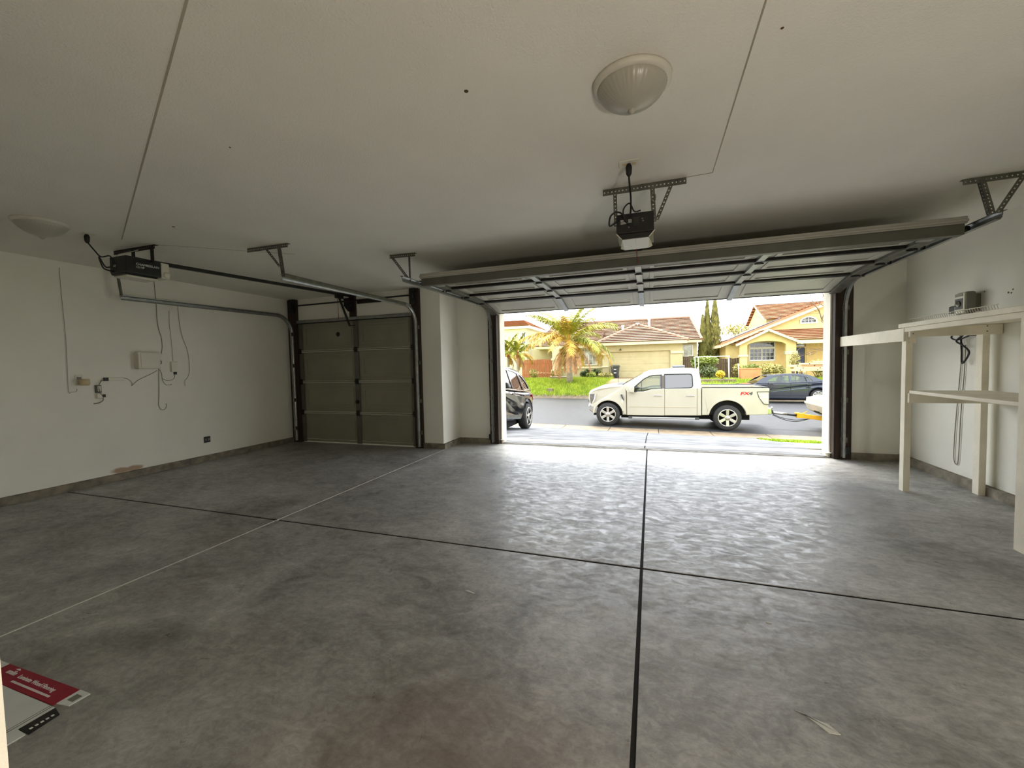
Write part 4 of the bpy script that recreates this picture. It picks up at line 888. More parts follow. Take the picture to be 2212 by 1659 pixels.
bd = text('FX', .135, (2.735, TY0-.004, .245), (1, 0, 0), (0, 0, 1), m_redl, pk, squeeze=1.5, shear=.2, bold=.007)
bd = text('4', .135, (2.90, TY0-.004, .245), (1, 0, 0), (0, 0, 1), m_dgrey, pk, squeeze=1.4, shear=.2, bold=.007)
tw = MB().box(3.49, 3.70, TYC-.04, TYC+.04, -.46, -.38).box(3.66, 3.74, TYC-.05, TYC+.05, -.46, -.36).build('tow_hitch', m_black, pk)
MB().lathe([(.015, 0), (.02, .03), (.035, .06), (.035, .09), (.02, .115)], (3.71, TYC, -.36), n=14).build('hitch_ball', m_chr, tw, smooth=True)

# ------------------------------------------------------------------ trailer with yellow tongue behind the pickup
m_yel = M('yellow_paint', (236, 170, 22), 0.45, var=.1, vs=8)
m_trl = M('pale_grey_paint', (196, 188, 166), 0.4, var=.06)
tr = thing('towed_trailer', (5.8, TYC, -1.0), 'pale grey equipment trailer with a yellow tongue hitched to the pickup', 'trailer')
MB().tube([(3.72, TYC, -.44), (4.14, TYC, -.485)], .045, 12).build('coupler', m_chr, tr, smooth=True)
MB().tube([(4.1, TYC, -.485), (4.46, TYC, -.53)], .035, 12).build('drawbar', m_iron, tr, smooth=True)
MB().beam((4.40, TYC, -.52), (4.62, TYC, -.53), .14, .15).beam((4.58, TYC, -.535), (5.4, TYC-.05, -.64), .13, .13).beam((5.3, TYC, -.64), (7.9, TYC, -.70), .5, .1).build('tongue', m_yel, tr, bevel=.01)
MB().box(4.36, 4.48, TYC-.06, TYC+.06, -.47, -.43).beam((4.52, TYC-.05, -.46), (4.70, TYC-.05, -.38), .02, .02).build('coupler_latch', m_yel, tr)
slabx(MB(), [(4.88, .02), (5.5, .12), (7.9, .12), (7.9, -.55), (5.3, -.60), (4.92, -.38), (4.84, -.17), (4.87, -.12)], TYC-.75, TYC+.75, .06).build('hood', m_trl, tr)
MB().box(4.84, 7.9, TYC-.77, TYC+.77, -.19, -.13).build('hood_ledge', m_trl, tr, bevel=.015)
MB().beam((4.78, TYC-.3, -.34), (5.2, TYC-.3, -.50), .06, .05).build('skid_plate', m_iron, tr)
for x in (4.95, 5.09): MB().box(x, x+.03, TYC-.765, TYC-.745, -.09, -.03).build('latch', m_iron, tr)
for p in ([(3.75, TYC, -.50), (4.0, TYC-.1, -.60), (4.35, TYC-.12, -.655), (4.75, TYC-.05, -.62)], [(3.74, TYC+.05, -.52), (4.05, TYC, -.66), (4.4, TYC, -.72), (4.78, TYC, -.62)]):
    MB().tube(curve_pts(p), .011, 6).build('safety_chain', m_iron, tr, smooth=True)
for y, o_ in ((TYC-.85, -1), (TYC+.85, 1)):
    wheel(tr, (6.8, y, G(6.8, TYC)+.33), .33, .2, 5, o_)
    slabx(MB(), arc(6.8, G(6.8, TYC)+.35, .46, 0, 180, 10)+list(reversed(arc(6.8, G(6.8, TYC)+.35, .41, 0, 180, 10))), y-.13, y+.13, .02).build('mudguard', m_trl, tr)

# ------------------------------------------------------------------ navy sedan across the street (near side y = 23.6)

SY0, SY1 = 23.5, 25.22; SYC = (SY0+SY1)/2
sd = thing('sedan', (6.2, SYC, -.82), 'dark navy sedan parked across the street behind the pickup bed', 'car')
def stum(x, y, z, k_=.30):
    f = max(0, min(1.1, (z-.10)/.47)); e = max(0, (abs(x-6.2)-1.75)/.6); s_ = (1-k_*f**1.2*.75)*(1-.16*e*e)
    return (x, SYC+(y-SYC)*s_, z)
fa2 = arc(4.98, -.52, .37, 176, 4, 10); ra2 = arc(7.68, -.53, .375, 176, 4, 10)
lowb = [(4.0, -.55), (3.97, -.30), (4.05, -.10), (4.3, .0), (4.85, .07), (5.2, .12), (5.42, .125), (6.5, .125), (7.49, .165), (7.85, .205), (8.25, .17), (8.42, .12), (8.46, -.15), (8.40, -.55), (8.10, -.62)]+list(reversed(ra2))[:]+[(7.2, -.70), (5.42, -.68)]+list(reversed(fa2))+[(4.5, -.62)]
slabx(MB(), lowb, SY0, SY1, .07, stum).build('body', m_navy, sd, smooth=False)
for ya, yb in ((SY0, SY0+.05), (SY1-.05, SY1)):
    nr = ya < SYC
    side = [(4.95, .10), (5.34, .37), (5.69, .495), (6.07, .55), (6.55, .555), (7.02, .53), (7.44, .44), (7.95, .20), (7.49, .155), (6.5, .12), (5.4, .115)]
    g1 = [(5.48, .155), (5.66, .33), (5.88, .445), (6.10, .475), (6.46, .482), (6.475, .145), (5.62, .14)]
    g2 = [(6.565, .482), (6.95, .465), (7.16, .43), (7.36, .34), (7.46, .20), (6.575, .150)]
    MB().plate(side, [g1, g2], lambda u, v: stum(u, ya, v), lambda u, v: stum(u, yb, v)).build('cabin_side_frame', m_navy, sd)
    ym = (ya+yb)/2
    for n_, g_ in (('front_window', g1), ('rear_window', g2)): MB().prism(g_, lambda u, v: stum(u, ym-.004, v), lambda u, v: stum(u, ym+.004, v)).build(n_, m_glass, sd)
    MB().prism([(7.13, .435), (7.16, .43), (7.22, .17), (7.19, .17)], lambda u, v: stum(u, ya-.003, v), lambda u, v: stum(u, yb+.003, v)).build('quarter_divider', m_black, sd)
    ys_ = (ya-.012, ya) if nr else (yb, yb+.012)
    for x, z in ((6.29, -.03), (7.19, .03)): MB().box(x, x+.2, ys_[0]-.012, ys_[1]+.004, z-.02, z+.02).build('door_handle', m_navy, sd, bevel=.006)
    for x in (5.45, 6.52, 7.28): MB().prism([(x, .12), (x+.012, .12), (x+.012, -.58), (x, -.58)], XZ(ys_[0]+.009), XZ(ys_[1]+.003)).build('door_seam', m_black, sd)
    MB().box(5.5, 7.25, ys_[0]-.004, ys_[1]+.006, -.52, -.50).build('side_moulding', m_black, sd)
    slabx(MB(), [(5.54, .03), (5.72, .03), (5.76, .09), (5.70, .15), (5.56, .13)], ya-.16 if nr else yb, ya if nr else yb+.16, .02).build('side_mirror', m_navy, sd)
    wy = SY0+.11 if nr else SY1-.11
    for cx in (4.98, 7.68): wheel(sd, (cx, wy, -.535 if cx > 6 else -.50), .32, .2, 9, -1 if nr else 1, .70)
slabx(MB(), [(5.55, .455), (5.85, .53), (6.3, .572), (6.7, .575), (7.1, .55), (7.45, .47), (7.4, .43), (7.0, .50), (6.5, .53), (6.0, .50), (5.6, .41)], SYC-.60, SYC+.60, .02).build('roof', m_navy, sd)
MB().add([(4.95, SYC-.74, .10), (4.95, SYC+.74, .10), (5.60, SYC+.60, .46), (5.60, SYC-.60, .46)], [(0, 1, 2, 3)]).build('windshield', m_glassd, sd, solid=.006)
MB().add([(7.97, SYC-.70, .20), (7.97, SYC+.70, .20), (7.42, SYC+.60, .46), (7.42, SYC-.60, .46)], [(0, 1, 2, 3)]).build('back_window', m_glassd, sd, solid=.006)
MB().box(4.5, 8.0, SYC-.62, SYC+.62, -.75, -.3).build('underbody', m_dark, sd)
for x0, x1 in ((4.6, 5.36), (7.3, 8.06)): MB().box(x0, x1, SYC-.66, SYC+.66, -.6, -.15).build('wheel_housing', m_dark, sd)
for x in (5.75, 6.75):
    for y in (SYC-.38, SYC+.38):
        s_ = slabx(MB(), [(x, -.3), (x+.45, -.3), (x+.62, .25), (x+.52, .28), (x+.38, -.1), (x, -.12)], y-.22, y+.22, .04).build('seat', m_seat, sd)
        slabx(MB(), [(x+.53, .28), (x+.61, .28), (x+.63, .40), (x+.56, .41)], y-.11, y+.11, .02).build('headrest', m_seat, s_)
for y in (SY0+.12, SY1-.12):
    MB().box(8.36, 8.44, y-.1, y+.1, -.02, .12).build('tail_lamp', m_redl, sd, bevel=.01); MB().box(4.0, 4.1, y-.1, y+.1, -.2, -.06).build('headlamp', m_lamp, sd, bevel=.01)

# ------------------------------------------------------------------ black crossover in the driveway, nose towards the garage
CXC = -4.22; CW = .93; Cz = lambda y: G(-4.2, y)
sv = thing('crossover', (CXC, 9.7, Cz(9.7)), 'glossy black crossover car in the driveway beside the doorway', 'car')
y_r, y_f = 11.05, 8.33                                         # rear and front axle
SL = (Cz(y_r)-Cz(y_f))/(y_r-y_f)
def cz(l, h): return Cz(y_f)+SL*(l-y_f)+h
def cwarp(l, xx, h):
    """l along y, xx across, h above ground"""
    f = max(0, (h-.95)/.7); e = max(0, (abs(l-9.6)-1.75)/.62); s_ = (1-.26*f)*(1-.18*min(1.1, e)**2)
    b_ = 1-.05*max(0, (.55-h)/.3)
    return (CXC+xx*s_*b_, l, cz(l, h))
def cs(u, xx, v): return cwarp(u, xx, v)
fa3 = arc(y_f, .355, .41, 176, 4, 12); ra3 = arc(y_r, .355, .41, 176, 4, 12)
lowc = [(7.45, .32), (7.40, .55), (7.46, .80), (7.62, .90), (8.2, .99), (8.62, 1.02), (9.5, 1.02), (10.6, 1.05), (11.45, 1.10), (11.80, 1.06), (11.95, .85), (11.97, .55), (11.85, .33), (11.49, .30)]
lowc = [(7.45, .32), (7.40, .55), (7.46, .80), (7.62, .90), (8.2, .99), (8.62, 1.02), (9.5, 1.02), (10.6, 1.05), (11.45, 1.10), (11.80, 1.06), (11.95, .85), (11.97, .55), (11.85, .33)]+list(reversed(ra3))+[(10.5, .24), (8.85, .24)]+list(reversed(fa3))
mb = MB(); slabx(mb, lowc, -CW, CW, .10, cs); mb.build('body', m_suv, sv, smooth=False)
for sg in (1, -1):
    side = [(8.55, 1.0), (9.25, 1.46), (9.6, 1.58), (10.2, 1.63), (10.8, 1.60), (11.3, 1.46), (11.75, 1.12), (11.4, 1.08), (10.4, 1.02)]
    g1 = [(8.95, 1.09), (9.38, 1.42), (9.65, 1.52), (9.86, 1.545), (9.84, 1.06)]
    g2 = [(9.94, 1.55), (10.3, 1.56), (10.66, 1.53), (10.74, 1.09), (9.92, 1.06)]
    g3 = [(10.80, 1.52), (11.05, 1.46), (11.30, 1.30), (11.38, 1.16), (10.86, 1.10)]
    xa_, xb2 = sg*CW*.985, sg*(CW*.985-.05)
    MB().plate(side, [g1, g2, g3], lambda u, v: cs(u, xa_, v), lambda u, v: cs(u, xb2, v)).build('cabin_side_frame', m_suv, sv)
    xm = (xa_+xb2)/2
    for n_, g_ in (('front_window', g1), ('rear_window', g2), ('quarter_window', g3)): MB().prism(g_, lambda u, v: cs(u, xm-.004, v), lambda u, v: cs(u, xm+.004, v)).build(n_, m_glassm, sv)
    MB().plate(inset(g3, -.03), [inset(g3, -.005)], lambda u, v: cs(u, xa_+sg*.006, v), lambda u, v: cs(u, xa_-sg*.004, v)).build('window_chrome', m_chr, sv)
    MB().prism([(8.6, 1.035), (11.3, 1.075), (11.3, 1.055), (8.6, 1.015)], lambda u, v: cs(u, sg*(CW+.004), v), lambda u, v: cs(u, sg*(CW-.03), v)).build('belt_chrome', m_chr, sv)
    for l in (8.78, 9.88, 10.80): MB().prism([(l, .98), (l+.012, .98), (l+.012, .42), (l, .42)], lambda u, v: cs(u, sg*(CW+.001), v), lambda u, v: cs(u, sg*(CW-.02), v)).build('door_seam', m_dark, sv)
    for l in (9.60, 10.55): MB().prism(rect(l, l+.2, .90, .935), lambda u, v: cs(u, sg*(CW+.035), v), lambda u, v: cs(u, sg*(CW+.005), v)).build('door_handle', m_suv, sv, bevel=.008)
    MB().prism([(8.9, .40), (10.45, .40), (10.45, .32), (8.9, .32)], lambda u, v: cs(u, sg*(CW+.008), v), lambda u, v: cs(u, sg*(CW-.05), v)).build('sill_moulding', m_galvd, sv)
    q = MB(); slabx(q, [(8.86, 1.02), (9.02, 1.02), (9.05, 1.10), (9.0, 1.17), (8.86, 1.15)], sg*CW if sg > 0 else sg*(CW+.24), sg*(CW+.24) if sg > 0 else sg*CW, .035, cs); q.build('side_mirror', m_blackm, sv)
    for cy_ in (y_f, y_r): wheel(sv, (CXC+sg*(CW-.11), cy_, cz(cy_, .36)), .36, .24, 5, sg, .70, axis='X', split=True)
    MB().prism([(11.55, 1.0), (11.80, 1.03), (11.90, .90), (11.70, .84)], lambda u, v: cs(u, sg*(CW+.01), v), lambda u, v: cs(u, sg*(CW-.1), v)).build('tail_lamp', m_redl, sv, bevel=.01)
    MB().prism([(7.5, .86), (7.9, .90), (7.95, .80), (7.52, .74)], lambda u, v: cs(u, sg*(CW+.01), v), lambda u, v: cs(u, sg*(CW-.1), v)).build('headlamp', m_lamp, sv, bevel=.01)
mb = MB(); slabx(mb, [(9.2, 1.49), (9.6, 1.60), (10.2, 1.65), (10.8, 1.62), (11.35, 1.46), (11.3, 1.42), (10.8, 1.56), (10.2, 1.59), (9.6, 1.54), (9.25, 1.44)], -.70, .70, .03, lambda l, xx, h: (CXC+xx, l, cz(l, h))); mb.build('roof', m_suv, sv)
def cquad(a, b, w0, w1, n_, m_): MB().add([(CXC-w0, a[0], cz(*a)), (CXC+w0, a[0], cz(*a)), (CXC+w1, b[0], cz(*b)), (CXC-w1, b[0], cz(*b))], [(0, 1, 2, 3)]).build(n_, m_, sv, solid=.006)
cquad((8.52, 1.01), (9.25, 1.48), .85, .70, 'windshield', m_glassm); cquad((11.78, 1.11), (11.32, 1.46), .80, .70, 'back_window', m_glassm)
MB().box(CXC-.66, CXC+.66, 7.7, 11.7, cz(9.6, .10)-.1, cz(9.6, .40)).build('underbody', m_dark, sv)
for y in (8.95, 9.95):
    for x in (CXC-.38, CXC+.38):
        s_ = MB().prism([(y, .45), (y+.45, .45), (y+.62, 1.15), (y+.52, 1.17), (y+.36, .65), (y, .62)], lambda u, v: (x-.22, u, cz(u, v)), lambda u, v: (x+.22, u, cz(u, v))).build('seat', m_seat, sv, bevel=.03)
        MB().prism(rect(y+.54, y+.64, 1.18, 1.34), lambda u, v: (x-.11, u, cz(u, v)), lambda u, v: (x+.11, u, cz(u, v))).build('headrest', m_seat, s_, bevel=.02)

# ================================================================== houses across the street
m_cream = M('cream_stucco', (188, 175, 130), 0.85, var=.05, vs=3, bump=.3, bs=60)
m_cream2 = M('pale_cream_trim', (212, 200, 158), 0.75, var=.03)
m_yellow = M('yellow_stucco', (220, 196, 130), 0.85, var=.06, vs=3, bump=.3, bs=60)
m_yellow2 = M('deep_yellow_stucco', (222, 188, 122), 0.85, var=.08, vs=3)
m_tile = M('brown_roof_tile', (146, 116, 92), 0.8, var=.3, vs=2.6, stretch=(1, 1, 6), bump=.3, bs=12)
m_tile2 = M('orange_roof_tile', (170, 126, 90), 0.8, var=.25, vs=2.6, stretch=(1, 1, 6), bump=.3, bs=12)
m_frame = M('white_window_frame', (216, 212, 196), 0.5, var=.02)
m_pane = M('house_window_glass', (118, 120, 108), 0.08, var=.45, vs=2.2, coat=.6, c2=(196, 196, 176))
m_paned = M('dark_house_window', (58, 62, 66), 0.08, var=.4, vs=2.5, coat=.6)
m_board = M('red_brown_fence_wood', (168, 100, 58), 0.8, var=.3, vs=3, stretch=(9, 9, 1))
m_boardd = M('dark_fence_wood', (84, 66, 46), 0.85, var=.3, vs=3, stretch=(9, 9, 1))

def tiles(a, b, c, d, n, h=.11):
    """roof slope a-b (eave) to d-c (ridge) laid in n overlapping courses"""
    a, b, c, d = map(Vector, (a, b, c, d)); nn = (b-a).cross(d-a)
    if nn.length < 1e-6: nn = (b-a).cross(c-a)
    nn.normalize()
    if nn.z < 0: nn = -nn
    mb = MB()
    for i in range(n):
        t0, t1 = i/n, (i+1)/n
        t2 = min(1, t1+.4/n); tm = t0+.3/n; p, q, r, s = a.lerp(d, t0), b.lerp(c, t0), b.lerp(c, t2), a.lerp(d, t2)
        p2, q2 = a.lerp(d, tm), b.lerp(c, tm); mb.add([p2, q2, r, s, p+nn*h, q+nn*h], [(4, 5, 2, 3), (0, 1, 5, 4), (0, 4, 3), (1, 2, 5)])
    return mb
def window(parent, x0, x1, z0, z1, y, nx, nz, pane=None, fr=.06, two=False):
    w_ = MB().plate(rect(x0-fr, x1+fr, z0-fr, z1+fr), [rect(x0, x1, z0, z1)], XZ(y-.05), XZ(y+.06)).build('window', m_frame, parent)
    for i in range(nx):
        for j in range(nz):
            a = x0+(x1-x0)*i/nx; b = x0+(x1-x0)*(i+1)/nx; c = z0+(z1-z0)*j/nz; d = z0+(z1-z0)*(j+1)/nz
            MB().box(a+.012, b-.012, y+.02, y+.03, c+.012, d-.012).build('pane', pane or m_pane, w_)
    mb = MB()
    for i in range(1, nx): x = x0+(x1-x0)*i/nx; t_ = .035 if (two and i == nx//2) else .013; mb.box(x-t_, x+t_, y+.0, y+.035, z0, z1)
    for j in range(1, nz): z = z0+(z1-z0)*j/nz; mb.box(x0, x1, y+.0, y+.035, z-.013, z+.013)
    if mb.v: mb.build('muntins', m_frame, w_)
    return w_
def ridge(parent, p, q, mat): MB().tube([Vector(p).lerp(Vector(q), i/12) for i in range(13)], .11, 8).build('ridge_cap', mat, parent)

ha = thing('house', (-2.5, 36, .1), 'single-storey cream house with brown tiled roof and garage across the street', 'house')
MB().plate(rect(-3.65, 2.24, -.1, 2.80), [rect(-3.15, 1.37, -.09, 2.17)], XZ(33.0), XZ(33.25)).build('garage_wall', m_cream, ha)
gd = MB().box(-3.15, 1.37, 33.18, 33.24, -.1, 2.17).build('garage_door', m_cream, ha)
for i in range(4):
    for j in range(6): MB().box(-3.05+j*.745, -2.42+j*.745, 33.165, 33.18, .12+i*.54, .52+i*.54).build('panel', m_cream, gd)
MB().box(2.2, 3.4, 35.0, 35.3, 0, 3.0).build('side_wall', m_cream, ha)
MB().box(2.1, 2.24, 33.26, 35.2, 0, 2.8).build('side_wall', m_cream, ha); MB().box(-3.65, -3.5, 33.26, 35, 0, 2.8).build('side_wall', m_cream, ha)
MB().box(-7.0, -3.6, 33.5, 33.8, 0, 2.75).box(-10, -7.0, 35.2, 35.5, 0, 2.9).build('front_wall', m_cream, ha)
MB().box(-10, 3.38, 35.3, 43, 0, 2.9).build('main_block', m_cream, ha)
for x0, x1, z0, z1 in ((1.40, 2.28, 1.93, 2.10), (-3.70, -3.18, 1.93, 2.10), (-3.72, -3.18, .98, 1.10)): MB().box(x0, x1, 32.92, 33.0, z0, z1).build('stucco_band', m_cream2, ha)
MB().box(-7.05, -3.66, 33.40, 33.5, .92, 1.02).build('sill_band', m_cream2, ha)
MB().box(-3.98, 2.55, 32.48, 32.62, 2.66, 2.87).box(2.5, 3.7, 34.5, 34.62, 2.76, 2.96).box(-9.5, -3.9, 33.02, 33.16, 2.58, 2.78).build('fascia', m_cream2, ha)
MB().box(-3.98, 2.55, 32.55, 33.05, 2.66, 2.70).box(-9.4, -3.6, 33.1, 35.5, 2.6, 2.64).build('soffit', m_cream2, ha)
r1 = tiles((-4.05, 32.45, 2.84), (2.6, 32.45, 2.84), (-1.07, 36, 4.46), (-1.07, 36, 4.46), 11).build('roof_slope', m_tile, ha); r1['kind'] = 'stuff'
for a, b, c, d, n in (((2.6, 32.45, 2.84), (2.6, 39, 2.84), (-1.07, 39, 4.46), (-1.07, 36, 4.46), 11), ((-4.05, 39, 2.84), (-4.05, 32.45, 2.84), (-1.07, 36, 4.46), (-1.07, 39, 4.46), 11),
                     ((-9.6, 34.45, 2.95), (3.7, 34.45, 2.95), (3.25, 39, 5.12), (-8.9, 39, 5.12), 16), ((3.7, 43.5, 2.95), (-9.6, 43.5, 2.95), (-8.9, 39, 5.12), (3.25, 39, 5.12), 10),
                     ((3.7, 34.45, 2.95), (3.7, 43.5, 2.95), (3.25, 39, 5.12), (3.25, 39, 5.12), 10), ((-9.5, 33.0, 2.76), (-3.8, 33.0, 2.76), (-3.8, 36.5, 4.2), (-8.2, 36.5, 4.2), 12)):
    q = tiles(a, b, c, d, n).build('roof_slope', m_tile, ha); q['kind'] = 'stuff'
for p, q in (((-4.05, 32.45, 2.9), (-1.07, 36, 4.52)), ((2.6, 32.45, 2.9), (-1.07, 36, 4.52)), ((-1.07, 36, 4.52), (-1.07, 38.2, 4.52)), ((-8.9, 39, 5.16), (3.25, 39, 5.16)), ((3.7, 34.45, 3.0), (3.25, 39, 5.16))): ridge(ha, p, q, m_tile)
for x, y, z0, z1 in ((-2.22, 35.4, 3.9, 4.42), (-1.07, 35.8, 4.3, 4.62), (-.14, 37.2, 4.2, 5.05)): MB().lathe([(.10, z0), (.09, z1-.1), (.14, z1-.1), (.13, z1)], (x, y, 0), n=12).build('roof_vent', m_frame, ha)
window(ha, -5.45, -4.14, 1.24, 2.48, 33.46, 4, 3, two=True); window(ha, 2.45, 3.05, 1.75, 2.55, 34.96, 2, 3)
MB().box(-7.72, -7.12, 33.0, 33.6, 0, 2.70).box(-7.80, -7.04, 32.92, 33.68, 1.62, 1.80).box(-7.80, -7.04, 32.92, 33.68, .72, .86).build('porch_pillar', m_cream2, ha)
MB().tube([(-2.25, 32.98, 2.36), (-2.25, 32.86, 2.36)], .05, 10).lathe([(.04, 0), (.09, -.08), (.02, -.10)], (-2.25, 32.84, 2.36), n=12).build('wall_lamp', m_dgrey, ha)

hb = thing('house', (11, 38, .1), 'yellow house with orange tiled gables, arched porch and solar panels', 'house')
aw = [(9.74, 3.78), (10.56, 3.78), (10.56, 3.92), (10.46, 4.01), (10.30, 4.09), (10.15, 4.11), (10.0, 4.09), (9.84, 4.01), (9.74, 3.92)]
MB().plate([(5.1, -.1), (20, -.1), (20, 2.50), (12.5, 5.52), (5.1, 2.50)], [rect(6.62, 8.18, 1.25, 2.52), rect(9.42, 9.98, -.09, 2.10), rect(9.42, 10.0, 2.14, 2.48), aw], XZ(33.0), XZ(33.25)).build('front_wall', m_yellow, hb)
MB().box(5.1, 5.3, 33.2, 44, 0, 2.5).build('side_wall', m_yellow2, hb)
MB().box(8.2, 9.40, 32.96, 33.0, 0, 2.45).box(10.05, 13, 32.96, 33.0, 0, 2.45).build('porch_back_wall', m_yellow2, hb)
q = tiles((4.75, 44, 2.40), (4.75, 32.6, 2.40), (12.5, 32.6, 5.62), (12.5, 44, 5.62), 22).build('roof_slope', m_tile2, hb); q['kind'] = 'stuff'
q = tiles((20.3, 32.6, 2.40), (20.3, 44, 2.40), (12.5, 44, 5.62), (12.5, 32.6, 5.62), 12).build('roof_slope', m_tile2, hb); q['kind'] = 'stuff'
MB().beam((4.75, 32.6, 2.36), (12.5, 32.6, 5.52), .12, .20, (0, 0, 1)).build('rake_board', m_cream2, hb)
MB().beam((4.75, 32.62, 2.50), (12.5, 32.62, 5.68), .22, .12, (0, 0, 1)).build('rake_tiles', m_tile2, hb)
MB().box(4.6, 4.75, 32.6, 44, 2.22, 2.42).build('gutter_board', m_cream2, hb)
for i in range(3):
    for j in range(2):
        def sp3(u, v, h): return (5.35+u*.924, v, 2.65+u*.384+h)
        y0 = 34.0+i*1.9; u0 = .25+j*1.75
        MB().prism(rect(u0, u0+1.68, y0, y0+1.8), lambda u, v: sp3(u, v, .16), lambda u, v: sp3(u, v, .21)).build('solar_panel', M('solar_glass', (120, 126, 138), .15, var=.1, coat=.8) if i+j == 0 else bpy.data.materials['solar_glass'], hb)
mb = MB().plate(inset(aw, -.09), [aw], XZ(32.94), XZ(33.06)); wf = mb.build('arched_window', m_frame, hb)
MB().prism(inset(aw, .01), XZ(33.05), XZ(33.08)).build('pane', m_paned, wf)
MB().box(9.935, 9.965, 33.0, 33.05, 3.78, 4.1).box(10.135, 10.165, 33.0, 33.05, 3.78, 4.1).box(10.335, 10.365, 33.0, 33.05, 3.78, 4.1).box(9.74, 10.56, 33.0, 33.05, 3.925, 3.95).build('muntins', m_frame, wf)
window(hb, 6.66, 8.14, 1.28, 2.06, 33.02, 6, 3, m_paned, .07, True); window(hb, 6.66, 8.14, 2.20, 2.50, 33.02, 6, 1, m_paned, .07)
MB().box(9.46, 9.94, 33.06, 33.12, -.1, 2.08).build('front_door', M('dark_front_door', (52, 58, 84), .5, var=.15), hb); MB().box(9.46, 9.96, 33.06, 33.1, 2.16, 2.46).build('door_transom', m_pane, hb)
# arched porch in front
arch = [(6.18, -.05), (6.18, 2.26)]+[(7.32-1.14*math.cos(PI*i/12), 2.26+.30*math.sin(PI*i/12)) for i in range(1, 12)]+[(8.46, 2.26), (8.46, -.05)]
MB().plate([(5.76, -.1), (5.76, 2.48), (7.38, 3.24), (9.03, 2.50), (9.03, -.1), (8.46, -.1), (8.46, -.05)]+[p for p in reversed(arch)][1:-1]+[(6.18, -.1)], [], XZ(31.5), XZ(31.8)).build('porch_arch', m_yellow, hb)
MB().box(5.70, 6.24, 31.44, 31.86, 1.52, 1.66).box(8.40, 9.10, 31.44, 31.86, 1.62, 1.84).build('pillar_band', m_cream2, hb)
for a, b, c, d in (((5.45, 33.0, 2.32), (5.45, 31.2, 2.32), (7.38, 31.2, 3.30), (7.38, 33.4, 3.30)), ((9.35, 31.2, 2.32), (9.35, 33.0, 2.32), (7.38, 33.4, 3.30), (7.38, 31.2, 3.30)), ((8.9, 31.2, 2.52), (13.5, 31.2, 2.52), (13.5, 33.0, 3.36), (7.6, 33.0, 3.36))):
    q = tiles(a, b, c, d, 7).build('roof_slope', m_tile2, hb); q['kind'] = 'stuff'
MB().beam((5.45, 31.2, 2.30), (7.38, 31.2, 3.26), .1, .14).beam((9.30, 31.2, 2.32), (7.38, 31.2, 3.26), .1, .14).build('porch_rake_board', m_cream2, hb)
MB().box(9.0, 13.5, 31.18, 31.3, 2.30, 2.52).build('porch_fascia', m_cream2, hb)
MB().box(12.2, 12.6, 31.4, 31.8, -.1, 2.4).build('porch_post', m_yellow, hb)
# upper storey
MB().prism([(37, 2), (43, 2), (43, 4.55), (40, 5.85), (37, 4.55)], YZ(8.58), YZ(17)).build('upper_wall', m_yellow, hb)
q = tiles((8.35, 36.6, 4.42), (17.2, 36.6, 4.42), (17.2, 40, 5.98), (8.35, 40, 5.98), 12).build('roof_slope', m_tile2, hb); q['kind'] = 'stuff'
q = tiles((17.2, 43.4, 4.42), (8.35, 43.4, 4.42), (8.35, 40, 5.98), (17.2, 40, 5.98), 8).build('roof_slope', m_tile2, hb); q['kind'] = 'stuff'
MB().beam((8.40, 36.6, 4.40), (8.40, 40, 5.95), .1, .18, (1, 0, 0)).build('upper_rake_board', m_cream2, hb)

hc = thing('house', (-14, 41, .2), 'pale two-storey house with a low hip roof behind the small palms at left', 'house')
MB().box(-18, -11.35, 38, 44, 0, 4.85).build('wall', m_cream2, hc); MB().box(-18.4, -11.0, 37.7, 44.4, 4.82, 5.02).build('fascia', m_frame, hc)
for a, b, c, d in (((-18.5, 37.6, 5.0), (-10.9, 37.6, 5.0), (-12.6, 41, 5.95), (-16.5, 41, 5.95)), ((-10.9, 37.6, 5.0), (-10.9, 44.5, 5.0), (-12.6, 41, 5.95), (-12.6, 41, 5.95))):
    q = tiles(a, b, c, d, 8).build('roof_slope', m_tile2, hc); q['kind'] = 'stuff'
window(hc, -11.85, -11.5, 3.4, 4.4, 37.97, 2, 1, m_paned, .05); window(hc, -14.4, -13.4, 3.3, 4.3, 37.97, 2, 2)

# ------------------------------------------------------------------ fences
def fence(x0, x1, y, z0, z1, mat, label, step=.145, rail_back=True):
    t = thing('board_fence', ((x0+x1)/2, y, z0), label, 'fence')
    n = int((x1-x0)/step)
    bm0 = None
    for i in range(n):
        x = x0+i*step; dz = rnd.uniform(-.03, .03)
        if bm0 is None: bm0 = MB().box(x, x+step-.015, y-.02, y, z0, z1).build('board', mat, t)
        else: c = copy_part(bm0, t, (x-x0, rnd.uniform(-.008, .008), dz))
    MB().box(x0, x1, y, y+.06, z0+.3, z0+.4).box(x0, x1, y, y+.06, z1-.4, z1-.3).build('rail', mat, t)
    return t
fence(-10.4, -7.75, 33.2, .1, 1.72, m_board, 'red-brown wooden fence and gate left of the porch pillar')
fence(2.26, 3.25, 33.4, .05, 1.68, m_boardd, 'dark wooden fence piece right of the neighbour\'s garage')
fence(3.3, 6.3, 32.4, .05, 1.45, m_boardd, 'dark wooden fence behind the leafy bush', .15)

